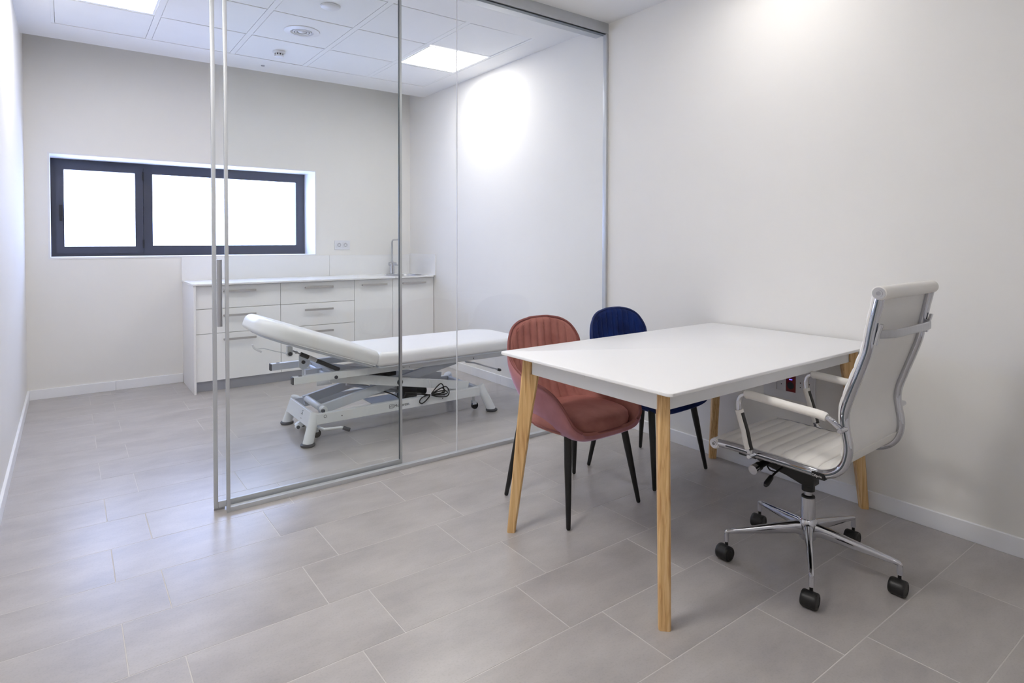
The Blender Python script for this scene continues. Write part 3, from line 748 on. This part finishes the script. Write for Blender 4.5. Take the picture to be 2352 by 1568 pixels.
for nm, (yy, zz), r in (('head_roll', (-.339, 1.124), 0.0235), ('front_roll', (.266, .467), 0.0215)):
    bm = bmesh.new(); tube(bm, [(-0.252, yy, zz), (-0.25, yy, zz), (-0.12, yy, zz), (0, yy, zz), (0.12, yy, zz), (0.25, yy, zz), (0.252, yy, zz)], [r * 0.9, r, r * 1.01, r * 1.04, r * 1.01, r, r * 0.9], 22)
    q = obj(nm, bm, M['leather'], oc)
    for s in (-1, 1):
        bm = bmesh.new(); tube(bm, [(s * 0.2515, yy, zz), (s * 0.2545, yy, zz)], r * 0.86, 20); tube(bm, [(s * 0.2545, yy, zz), (s * 0.2565, yy, zz)], r * 0.5, 16)
        obj('end_cap', bm, M['chrome'], q)
        bm = bmesh.new(); tube(bm, [(s * 0.2562, yy, zz), (s * 0.2572, yy, zz)], r * 0.3, 12); obj('cap_screw', bm, M['grey'], q)
# rear grab bar
bm = bmesh.new(); gz = 0.985
gp = [(-0.232, -0.328, gz), (-0.205, -0.340, gz), (-0.165, -0.357, gz), (-0.13, -0.360, gz), (0.14, -0.360, gz), (0.175, -0.357, gz), (0.208, -0.342, gz), (0.232, -0.328, gz)]
tube(bm, gp, 1.0, 16, sq=(0.0145, 0.005), ref=Vector((0, 0, 1)))
gb = obj('grab_bar', bm, M['steel'], oc, smooth=50)
for s in (-1, 1):
    bm = bmesh.new(); tube(bm, [(s * 0.238, -0.344, gz + 0.036), (s * 0.238, -0.334, gz + 0.002), (s * 0.238, -0.327, gz - 0.034)], 1.0, 12, sq=(0.005, 0.009), ref=Vector((0, 1, 0))); obj('mount_plate', bm, M['chrome'], gb)
# armrests
ARM = [(.0915, .470), (.095, .482), (.106, .514), (.119, .567), (.140, .630), (.143, .668), (.132, .694), (.108, .704), (.07, .703), (-.06, .694), (-.17, .687), (-.207, .674), (-.236, .651)]
for s in (-1, 1):
    pts = spline([(s * 0.275, a, b) for a, b in ARM], 72)
    bm = bmesh.new(); tube(bm, pts, 1.0, 12, sq=(0.0075, 0.012), ref=Vector((0, 0, 1)) if False else None); a_ = obj('armrest', bm, M['chrome'], oc, smooth=50)
    bm = bmesh.new(); tube(bm, pts[40:63], [0.013] + [0.0160] * 21 + [0.0145], 16); obj('arm_pad', bm, M['leather'], a_)
    bm = bmesh.new(); tube(bm, pts[9:26], 1.0, 14, sq=(0.010, 0.0175)); obj('strut_pad', bm, M['leather'], a_, smooth=50)
    bm = bmesh.new(); tube(bm, [p + Vector((0, -0.0115, -0.002)) for p in pts[9:25]], 1.0, 8, sq=(0.003, 0.010)); obj('pad_zip', bm, M['blk'], a_)
    for (yy, zz) in ((.0915, .470), (-.238, .650)):
        bm = bmesh.new(); tube(bm, [(s * 0.236, yy, zz), (s * 0.290, yy, zz), (s * 0.294, yy, zz)], [0.010, 0.010, 0.007], 16); obj('arm_bolt', bm, M['chrome'], a_)
# mechanism
bm = bmesh.new()
box(bm, (-0.21, 0.035, 0.442), (0.21, 0.085, 0.456)); box(bm, (-0.21, -0.10, 0.442), (0.21, -0.055, 0.456))
box(bm, (-0.085, -0.105, 0.425), (0.085, 0.20, 0.444))
box(bm, (-0.222, 0.10, 0.441), (-0.16, 0.175, 0.452)); box(bm, (0.16, 0.10, 0.441), (0.222, 0.175, 0.452))
obj('seat_bracket', bm, M['blk'], oc, bevel=0.003, segs=1)
bm = bmesh.new()
rings = []
for yy, za, zb, wx in ((-0.032, 0.322, 0.365, 0.026), (0.0, 0.318, 0.388, 0.032), (0.07, 0.348, 0.425, 0.05), (0.13, 0.362, 0.43, 0.058), (0.19, 0.376, 0.43, 0.055)):
    rings.append([Vector((-wx, yy, za)), Vector((wx, yy, za)), Vector((wx, yy, zb)), Vector((-wx, yy, zb))])
loft(bm, rings); obj('tilt_housing', bm, M['blk'], oc, bevel=0.003, segs=1)
bm = bmesh.new(); cyl(bm, (0, 0, 0.296), (0, 0, 0.342), 0.0245, seg=26); lathe(bm, [(0.0245, 0.341), (0.018, 0.349), (0.001, 0.350)]); obj('hub_sleeve', bm, M['blk'], oc)
bm = bmesh.new(); cyl(bm, (-0.05, 0.135, 0.393), (-0.14, 0.135, 0.385), 0.0135); cyl(bm, (-0.135, 0.135, 0.3853), (-0.172, 0.135, 0.3815), 0.0175, seg=22); kn = obj('tension_knob', bm, M['blk'], oc)
bm = bmesh.new(); cyl(bm, (-0.160, 0.135, 0.3827), (-0.184, 0.135, 0.380), 0.0185, seg=26); obj('knob_cap', bm, M['chrome'], kn)
bm = bmesh.new(); tube(bm, spline([(-0.03, 0.085, 0.375), (-0.08, 0.08, 0.372), (-0.11, 0.08, 0.368), (-0.15, 0.078, 0.358)], 12), 0.004, 8)
tube(bm, [(-0.135, 0.079, 0.362), (-0.147, 0.078, 0.359), (-0.190, 0.074, 0.345), (-0.200, 0.073, 0.341)], [0.005, 0.010, 0.011, 0.007], 12); obj('height_lever', bm, M['blk'], oc)
bm = bmesh.new(); tube(bm, spline([(-0.07, 0.14, 0.378), (-0.09, 0.115, 0.366), (-0.095, 0.095, 0.366), (-0.10, 0.08, 0.368)], 12), 0.0032, 6); obj('tilt_wire', bm, M['blk'], oc)
bm = bmesh.new(); cyl(bm, (0, 0, 0.265), (0, 0, 0.30), 0.0145, seg=24); obj('piston', bm, M['steel'], oc)
bm = bmesh.new(); lathe(bm, [(0.0255, 0.269), (0.0245, 0.275), (0.016, 0.277), (0.0145, 0.278)]); obj('gas_lift_collar', bm, M['blk'], oc)
bm = bmesh.new(); lathe(bm, [(0.0272, 0.150), (0.0272, 0.270), (0.001, 0.270)], seg=30); obj('gas_lift', bm, M['chrome'], oc)
bm = bmesh.new(); lathe(bm, [(0.024, 0.098), (0.031, 0.106), (0.034, 0.130), (0.036, 0.165), (0.0335, 0.180), (0.028, 0.186), (0.001, 0.186)], seg=30); cyl(bm, (0, 0, 0.085), (0, 0, 0.10), 0.012); obj('base_hub', bm, M['chrome'], oc)
for k in range(5):
    a = math.radians(65.5 + 72 * k - 2.2); d = Vector((math.cos(a), math.sin(a), 0)); n = Vector((-d.y, d.x, 0))
    rings = []
    for r_, zt, zb, w_ in ((0.022, 0.172, 0.112, 0.020), (0.05, 0.170, 0.120, 0.0165), (0.16, 0.150, 0.113, 0.0125), (0.29, 0.126, 0.106, 0.0095), (0.315, 0.120, 0.104, 0.0088), (0.325, 0.112, 0.102, 0.005)):
        c_ = d * r_; zm = (zt + zb) / 2; hh = (zt - zb) / 2; ring = []
        for q in range(12):
            b_ = 2 * PI * q / 12; cc, ss = math.cos(b_), math.sin(b_)
            ring.append(c_ + n * (w_ * (abs(cc) ** 0.7) * (1 if cc >= 0 else -1)) + Vector((0, 0, zm + hh * (abs(ss) ** 0.8) * (1 if ss >= 0 else -1))))
        rings.append(ring)
    bm = bmesh.new(); loft(bm, rings); cyl(bm, d * 0.316 + Vector((0, 0, 0.072)), d * 0.316 + Vector((0, 0, 0.112)), 0.0098, 0.0088, 16)
    leg = obj('base_arm', bm, M['chrome'], oc, smooth=50)
    ca = math.radians((86, 96, 84, 92, 88)[k]); ax = Vector((math.cos(ca), -math.sin(ca), 0)).normalized(); tr_ = Vector((-ax.y, ax.x, 0))
    wc = d * 0.316 + Vector((0, 0, 0.0298)) + tr_ * -0.012
    bm = bmesh.new()
    for s in (-1, 1):
        rr = Matrix.Translation(wc) @ ax.to_track_quat('Z', 'Y').to_matrix().to_4x4()
        lathe(bm, [(0.001, 0.007 * s), (0.024, 0.007 * s), (0.0285, 0.009 * s), (0.0298, 0.013 * s), (0.0298, 0.022 * s), (0.0275, 0.026 * s), (0.02, 0.027 * s), (0.019, 0.0255 * s), (0.001, 0.0255 * s)], seg=26, mtx=rr)
    cyl(bm, wc - ax * 0.0132, wc + ax * 0.0132, 0.0297, seg=26)
    cyl(bm, d * 0.316 + Vector((0, 0, 0.045)), d * 0.316 + Vector((0, 0, 0.076)), 0.0062, seg=12)
    box(bm, (-0.0075, -0.013, -0.002), (0.0075, 0.02, 0.021), mtx=Matrix.Translation(wc) @ Matrix(((ax.x, tr_.x, 0, 0), (ax.y, tr_.y, 0, 0), (0, 0, 1, 0), (0, 0, 0, 1))))
    obj('caster', bm, M['blk'], leg)
# maker's label folded over the side frame
lb = obj('frame_label', bx((-0.2562, -0.176, 0.4500), (-0.232, -0.128, 0.4740)), M['tagblk'], oc, bevel=0.003, segs=1)
mt = Matrix.Translation((-0.2566, -0.1305, 0.4578)) @ Matrix(((0, 0, -1, 0), (-1, 0, 0, 0), (0, 1, 0, 0), (0, 0, 0, 1)))
text('label_text', 'Ofiprix', 0.0122, M['inkw'], lb, mt, 0.0003)

# ------------------------------------------------------------------ treatment table
bed = thing('treatment_table', 'white electric medical couch with raised head section on scissor legs', 'treatment table', (1.88, 4.03, 0))
# mattress
bm = bmesh.new(); slab(bm, (1.645, 3.705, 2.895, 4.325), (0.03, 0.21, 0.21, 0.03), 0.458, 0.548, 0.046, crown=0.0, steps=7, n=9, ebot=0.022)
mt_ = obj('mattress', bm, M['uph'], bed, world=True, smooth=60)
bm = bmesh.new(); slab(bm, (1.655, 3.72, 2.86, 4.31), (0.02, 0.19, 0.19, 0.02), 0.446, 0.459, 0.003, steps=2, n=6); obj('mattress_board', bm, M['bedmetal2'], bed, world=True)
# head section, hinged
ANG = math.radians(20.5); HX, HZ = 1.640, 0.452
Mh = Matrix.Translation((HX, 0, HZ)) @ Matrix.Rotation(ANG, 4, 'Y')     # local -x runs up to the head
bm = bmesh.new(); slab(bm, (-0.80, 3.705, -0.004, 4.325), (0.21, 0.03, 0.03, 0.21), 0.008, 0.106, 0.046, crown=0.0, steps=7, n=9, mtx=Mh, ebot=0.024)
hp = obj('head_cushion', bm, M['uph'], bed, world=True, smooth=60)
# breathing-hole plug, seam and slot
pts = [Mh @ Vector((-0.58 + 0.135 * math.cos(a * PI / 20), 4.015 + 0.06 * math.sin(a * PI / 20), 0.1055)) for a in range(40)]
bm = bmesh.new(); tube(bm, pts, 0.0028, 6, closed=True); obj('face_hole_seam', bm, M['uph'], hp, world=True)
pts = [Mh @ Vector((-0.58 + 0.118 * math.cos(a * PI / 20), 4.015 + 0.045 * math.sin(a * PI / 20), 0.1050)) for a in range(40)]
bm = bmesh.new(); loft(bm, [pts, [p + Mh.to_3x3() @ Vector((0, 0, 0.0022)) for p in pts]]); obj('face_hole_plug', bm, M['uph'], hp, world=True)
bm = bmesh.new(); slab(bm, (-0.74, 3.725, -0.02, 4.305), (0.20, 0.02, 0.02, 0.20), -0.006, 0.009, 0.003, steps=2, mtx=Mh); obj('cushion_board', bm, M['bedmetal2'], bed, world=True)
bm = bmesh.new(); tube(bm, [Mh @ Vector((x, 3.708, 0.012)) for x in (-0.58, -0.4, -0.02)], 0.003, 6); obj('cushion_piping', bm, M['uph'], hp, world=True)
# upper frame
for y0, y1 in ((3.785, 3.825), (4.285, 4.325)):
    r_ = obj('side_rail', bx((1.12, y0, 0.400), (2.76, y1, 0.446)), M['bedmetal'], bed, world=True, bevel=0.002, segs=1)
    obj('end_cap', bx((1.112, y0 - 0.0005, 0.3995), (1.1205, y1 + 0.0005, 0.4465)), M['dkcap'], r_, world=True, bevel=0.002, segs=1)
    obj('end_cap', bx((2.7595, y0 - 0.0005, 0.3995), (2.768, y1 + 0.0005, 0.4465)), M['dkcap'], r_, world=True, bevel=0.002, segs=1)
    bm = bmesh.new(); cyl(bm, (1.165, (y0 + y1) / 2, 0.440), (1.165, (y0 + y1) / 2, 0.4475), 0.013, seg=16); obj('socket_hole', bm, M['dkcap'], r_, world=True)
    bm = bmesh.new(); cyl(bm, (1.388, y0 - 0.005, 0.413), (1.388, y0 + 0.003, 0.413), 0.0115, seg=18); obj('bolt_cap', bm, M['dkcap'], r_, world=True)
    for xx in (1.868, 1.912, 2.44):
        bm = bmesh.new(); cyl(bm, (xx, y0 - 0.001, 0.415), (xx, y0 + 0.003, 0.415), 0.0028 if xx < 2 else 0.0045, seg=10); obj('screw_hole', bm, M['hole'], r_, world=True)
for xx in (1.40, 2.70): obj('cross_bar', bx((xx - 0.02, 3.825, 0.404), (xx + 0.02, 4.285, 0.440)), M['bedmetal2'], bed, world=True)
bm = bmesh.new(); box(bm, (1.645, 3.80, 0.438), (1.70, 4.31, 0.4475)); obj('hinge_plate', bm, M['bedmetal2'], bed, world=True)
# gas spring and brackets
bm = bmesh.new(); box(bm, (1.100, 3.845, 0.575), (1.132, 3.875, 0.632)); cyl(bm, (1.115, 3.842, 0.585), (1.115, 3.876, 0.585), 0.018); br = obj('spring_bracket', bm, M['bedmetal'], bed, world=True, bevel=0)
bm = bmesh.new(); cyl(bm, (1.115, 3.836, 0.585), (1.115, 3.843, 0.585), 0.0125); obj('bolt_cap', bm, M['dkcap'], br, world=True)
g0, g1 = Vector((1.123, 3.862, 0.606)), Vector((1.435, 3.862, 0.443))
bm = bmesh.new(); cyl(bm, g0, g0.lerp(g1, 0.25), 0.005); cyl(bm, g0.lerp(g1, 0.10), g0.lerp(g1, 0.125), 0.010); gs = obj('gas_spring', bm, M['steel'], bed, world=True)
bm = bmesh.new(); cyl(bm, g0.lerp(g1, 0.20), g1, 0.0135, seg=18); gb_ = obj('spring_body', bm, M['blk'], gs, world=True)
bm = bmesh.new(); cyl(bm, g0.lerp(g1, 0.36), g0.lerp(g1, 0.52), 0.0142, seg=18); obj('spring_label', bm, M['silverlabel'], gs, world=True)
bm = bmesh.new(); loft(bm, [[Vector((1.235, y_, 0.53)), Vector((1.285, y_, 0.53)), Vector((1.30, y_, 0.455)), Vector((1.26, y_, 0.425)), Vector((1.235, y_, 0.45))] for y_ in (4.055, 4.063)])
lbk = obj('hinge_bracket', bm, M['bedmetal'], bed, world=True, smooth=0)
bm = bmesh.new(); cyl(bm, (1.262, 4.045, 0.482), (1.262, 4.056, 0.482), 0.012); obj('bolt_cap', bm, M['dkcap'], lbk, world=True)
bm = bmesh.new(); tube(bm, [(1.37, 3.86, 0.405), (1.37, 4.25, 0.405)], 0.018, 12); box(bm, (1.27, 4.03, 0.39), (1.38, 4.07, 0.43)); obj('pivot_tube', bm, M['bedmetal2'], bed, world=True)
for y_ in (3.90, 4.20):
    bm = bmesh.new(); box(bm, (1.30, y_ - 0.003, 0.345), (1.40, y_ + 0.003, 0.41)); obj('gusset', bm, M['bedmetal'], bed, world=True, smooth=0)
# scissor arms
def plank(bm, a, b, wd, y0, y1):
    a, b = Vector(a), Vector(b); t_ = (b - a).normalized(); n_ = Vector((-t_.z, 0, t_.x)) * wd / 2; rings = []
    for p_ in (a, b):
        rings.append([Vector((p_.x - n_.x, y0, p_.z - n_.z)), Vector((p_.x - n_.x, y1, p_.z - n_.z)), Vector((p_.x + n_.x, y1, p_.z + n_.z)), Vector((p_.x + n_.x, y0, p_.z + n_.z))])
    loft(bm, rings)
for y0, y1, iy0, iy1 in ((3.835, 3.860, 3.885, 3.910), (4.250, 4.275, 4.195, 4.220)):
    bm = bmesh.new(); plank(bm, (1.37, 0, 0.402), (2.43, 0, 0.200), 0.062, y0, y1); A_ = obj('scissor_arm', bm, M['bedmetal'], bed, world=True, bevel=0.002, segs=1)
    bm = bmesh.new(); plank(bm, (1.31, 0, 0.185), (2.36, 0, 0.400), 0.062, iy0, iy1); B_ = obj('scissor_arm', bm, M['bedmetal2'], bed, world=True, bevel=0.002, segs=1)
    bm = bmesh.new(); cyl(bm, (1.862, y0 - 0.006, 0.306), (1.862, max(y1, iy1) if y0 < 4 else y1 + 0.004, 0.306), 0.021, seg=20); obj('pivot_bolt', bm, M['dkcap'], A_, world=True)
    bm = bmesh.new(); tube(bm, [(1.862 + 0.015 * math.cos(a * PI / 8), y0 - 0.007, 0.306 + 0.015 * math.sin(a * PI / 8)) for a in range(16)], 0.003, 6, closed=True); obj('pivot_ring', bm, M['blk'], A_, world=True)
bm = bmesh.new(); tube(bm, [(1.33, 3.84, 0.195), (1.33, 4.20, 0.195)], 0.022, 18); obj('roller_bar', bm, M['bedmetal'], bed, world=True)
bm = bmesh.new(); box(bm, (1.305, 3.812, 0.188), (1.325, 3.835, 0.206)); obj('roller_stop', bm, M['dkcap'], bed, world=True, bevel=0.002, segs=1)
bm = bmesh.new(); tube(bm, [(1.75, 3.91, 0.27), (1.75, 4.195, 0.27)], 0.016, 12); obj('tie_bar', bm, M['bedmetal2'], bed, world=True)
bm = bmesh.new(); box(bm, (1.70, 3.93, 0.335), (1.88, 4.08, 0.365)); obj('motor_mount', bm, M['blk'], bed, world=True, bevel=0.003, segs=1)
# base frame
for k, (y0, y1) in enumerate(((3.785, 3.823), (4.265, 4.303))):
    r_ = obj('base_rail', bx((1.262, y0, 0.125), (2.500, y1, 0.190)), M['bedmetal'], bed, world=True, bevel=0.002, segs=1)
    if k == 0:
        for xx, zz, rr in ((1.426, 0.158, 0.004), (2.188, 0.176, 0.004), (2.176, 0.154, 0.004)):
            bm = bmesh.new(); cyl(bm, (xx, y0 - 0.001, zz), (xx, y0 + 0.003, zz), rr, seg=10); obj('screw_hole', bm, M['hole'], r_, world=True)
        bm = bmesh.new(); tube(bm, [(1.315 + 0.008 * math.cos(a * PI / 8), y0 - 0.001, 0.180 + 0.008 * math.sin(a * PI / 8) - 0.008) for a in range(16)], 0.002, 6, closed=True); obj('bolt_ring', bm, M['grey'], r_, world=True)
        inv = basis(r_).inverted()
        mt = Matrix.Translation((1.795, y0 - 0.0008, 0.150)) @ Matrix.Rotation(PI / 2, 4, 'X'); text('brand_lettering', 'Mobercas', 0.029, M['ink'], r_, inv @ mt)
        bm = bmesh.new(); tube(bm, [(x_, y0 - 0.0008, z_) for x_, z_ in rrect(1.758, 0.149, 1.790, 0.173, (0.005,) * 4, 4)], 0.0011, 5, closed=True)
        for pl in ([(1.764, 0.154), (1.764, 0.166), (1.771, 0.160), (1.777, 0.167), (1.784, 0.162), (1.784, 0.154)],):
            tube(bm, [(a_, y0 - 0.0008, b_) for a_, b_ in pl], 0.0011, 5)
        obj('brand_mark', bm, M['ink'], r_, world=True)
def rot_box(bm, c, size, ry): box(bm, tuple(-s / 2 for s in size), tuple(s / 2 for s in size), mtx=Matrix.Translation(c) @ Matrix.Rotation(ry, 4, 'Y'))
bm = bmesh.new(); rot_box(bm, (1.238, 4.045, 0.150), (0.022, 0.46, 0.095), math.radians(16)); cbm = obj('end_beam', bm, M['bedmetal'], bed, world=True, bevel=0.003, segs=1)
bm = bmesh.new(); rot_box(bm, (2.520, 4.045, 0.150), (0.022, 0.46, 0.07), math.radians(-16)); obj('end_beam', bm, M['bedmetal2'], bed, world=True, bevel=0.003, segs=1)
bm = bmesh.new()
for a_, b_ in (((3.965, 0.178), (3.985, 0.178)), ((3.975, 0.160), (3.975, 0.172)), ((3.965, 0.158), (3.985, 0.158)), ((3.968, 0.132), (3.982, 0.132))):
    tube(bm, [(1.226 - (0.150 - z_) * 0.287 - 0.0005, y_, z_) for y_, z_ in (a_, b_)], 0.0016, 5)
obj('beam_mark', bm, M['ink'], cbm, world=True)
for fx, fy, tx, ty in ((1.205, 3.790, 1.262, 3.822), (1.238, 4.350, 1.285, 4.300), (2.592, 3.765, 2.515, 3.812), (2.600, 4.345, 2.520, 4.30)):
    bm = bmesh.new(); a_, b_ = Vector((fx, fy, 0.010)), Vector((tx, ty, 0.196)); cyl(bm, a_, b_, 0.033, 0.0305, seg=26); L_ = obj('leg', bm, M['bedmetal'], bed, world=True)
    bm = bmesh.new(); lathe(bm, [(0.040, 0.0), (0.045, 0.006), (0.044, 0.014), (0.036, 0.019), (0.001, 0.019)], (fx, fy, 0.0)); obj('foot_pad', bm, M['dkcap'], L_, world=True)
for fx, fy in ((1.300, 3.905), (1.300, 4.19), (2.500, 3.860), (2.500, 4.24)):
    bm = bmesh.new(); cyl(bm, (fx, fy - 0.011, 0.034), (fx, fy + 0.011, 0.034), 0.027, seg=22); wheel = obj('wheel', bm, M['blk'], bed, world=True, bevel=0.002, segs=1)
    bm = bmesh.new(); cyl(bm, (fx - 0.012, fy, 0.055), (fx - 0.012, fy, 0.130), 0.009); box(bm, (fx - 0.024, fy - 0.016, 0.045), (fx + 0.008, fy - 0.0125, 0.072)); box(bm, (fx - 0.024, fy + 0.0125, 0.045), (fx + 0.008, fy + 0.016, 0.072)); obj('wheel_fork', bm, M['bedmetal'], wheel, world=True)
# brake pedal bar
bm = bmesh.new(); tube(bm, [(1.25, 3.99, 0.082), (1.285, 3.84, 0.095), (1.30, 3.76, 0.098), (1.40, 3.735, 0.098), (1.415, 3.725, 0.095)], 0.008, 12); pb = obj('brake_bar', bm, M['bedmetal'], bed, world=True)
bm = bmesh.new(); tube(bm, [(1.412, 3.727, 0.095), (1.445, 3.700, 0.082)], 0.0125, 14); obj('pedal_grip', bm, M['dkcap'], pb, world=True)
bm = bmesh.new(); cyl(bm, (1.205, 3.985, 0.072), (1.205, 4.01, 0.072), 0.015); plank(bm, (1.20, 0, 0.068), (1.275, 0, 0.11), 0.035, 4.0, 4.03); lv = obj('brake_lever', bm, M['bedmetal'], bed, world=True)
bm = bmesh.new(); cyl(bm, (1.205, 3.978, 0.072), (1.205, 3.986, 0.072), 0.011); obj('bolt_cap', bm, M['dkcap'], lv, world=True)
# actuator
bm = bmesh.new(); box(bm, (1.945, 3.95, 0.145), (2.055, 4.06, 0.235)); cyl(bm, (2.05, 4.0, 0.185), (2.15, 4.0, 0.175), 0.026, seg=20); obj('motor', bm, M['blk'], bed, world=True, bevel=0.004, segs=2)
bm = bmesh.new(); cyl(bm, (1.55, 4.03, 0.30), (1.94, 4.03, 0.19), 0.013, seg=16); obj('motor_rod', bm, M['bedmetal2'], bed, world=True)
bm = bmesh.new(); box(bm, (1.74, 3.93, 0.126), (2.05, 4.20, 0.132)); obj('motor_tray', bm, M['bedmetal2'], bed, world=True)
# cable bundle hung in front
def cable(pts, r=0.0042): 
    bm = bmesh.new(); tube(bm, spline(pts, 40), r, 7); return bm
cy = 3.862
K = Vector((2.068, 3.772, 0.197))
loops = [[(0, 0, 0), (.045, .0, .045), (.085, .0, .070), (.105, -.004, .045), (.10, -.006, .010), (.05, -.004, -.004), (0, 0, 0)],
         [(0, 0, 0), (.06, -.006, .03), (.12, -.006, .045), (.150, -.006, .010), (.135, -.008, -.025), (.07, -.006, -.022), (0, 0, 0)],
         [(0, 0, .004), (.07, .004, .015), (.125, .004, .012), (.140, .002, -.006), (.10, .0, -.012), (.05, 0, -.006), (0, 0, 0)],
         [(0, 0, 0), (.05, .006, .022), (.095, .006, .035), (.12, .004, .02), (.11, 0, .002), (.05, 0, .002), (0, 0, 0)],
         [(0, 0, 0), (-.03, 0, -.03), (-.065, 0, -.05), (-.085, 0, -.038), (-.075, 0, -.015), (-.04, 0, .0), (0, 0, 0)],
         [(0, 0, 0), (-.04, 0, .012), (-.09, .01, .028), (-.13, .03, .03), (-.17, .06, .03)],
         [(0, 0, .003), (-.03, .0, .004), (-.07, .01, .012), (-.11, .03, .010), (-.15, .06, .0)]]
cb = None
for lp in loops:
    bmc = cable([tuple(K + Vector(q)) for q in lp])
    if cb is None: cb = obj('cable_bundle', bmc, M['blkcable'], bed, world=True)
    else: obj('cable_loop', bmc, M['blkcable'], cb, world=True)
bm = cable([(1.96, 3.93, 0.20), (1.90, 3.87, 0.17), (1.865, 3.84, 0.15), (1.855, 3.83, 0.125), (1.875, 3.83, 0.118), (1.895, 3.85, 0.14), (1.87, 3.9, 0.19), (1.78, 3.95, 0.235)]); obj('power_cable', bm, M['blkcable'], bed, world=True)
bm = bmesh.new(); tube(bm, [(2.068, 3.764, 0.180), (2.068, 3.764, 0.205), (2.080, 3.80, 0.27), (2.085, 3.83, 0.295)], 0.0025, 6); obj('cable_tie', bm, M['plastic'], cb, world=True)
# foot-end rod and paper-roll wire
bm = bmesh.new(); tube(bm, [(2.52, 4.02, 0.340), (2.60, 4.02, 0.322), (2.845, 4.02, 0.236)], 0.006, 10); fr_ = obj('foot_rod', bm, M['steel'], bed, world=True)
bm = bmesh.new(); tube(bm, [(2.828, 4.02, 0.242), (2.85, 4.02, 0.234), (2.86, 4.02, 0.230)], [0.010, 0.0125, 0.007], 12); obj('rod_tip', bm, M['blk'], fr_, world=True)
bm = bmesh.new(); tube(bm, [(2.50, 4.02, 0.40), (2.52, 4.02, 0.34)], 0.008, 8); obj('rod_bracket', bm, M['bedmetal2'], bed, world=True)
bm = bmesh.new(); tube(bm, spline([(1.112, 3.90, 0.578), (1.04, 3.92, 0.600), (0.985, 3.95, 0.617), (0.945, 3.95, 0.617)], 16), 0.0022, 6); wr = obj('paper_roll_wire', bm, M['bedmetal'], bed, world=True)
bm = bmesh.new(); tube(bm, spline([(0.918, 3.95, 0.648), (0.926, 3.95, 0.628), (0.945, 3.95, 0.612), (0.972, 3.95, 0.596)], 14), 0.0055, 8); obj('wire_handle', bm, M['uph'], wr, world=True)
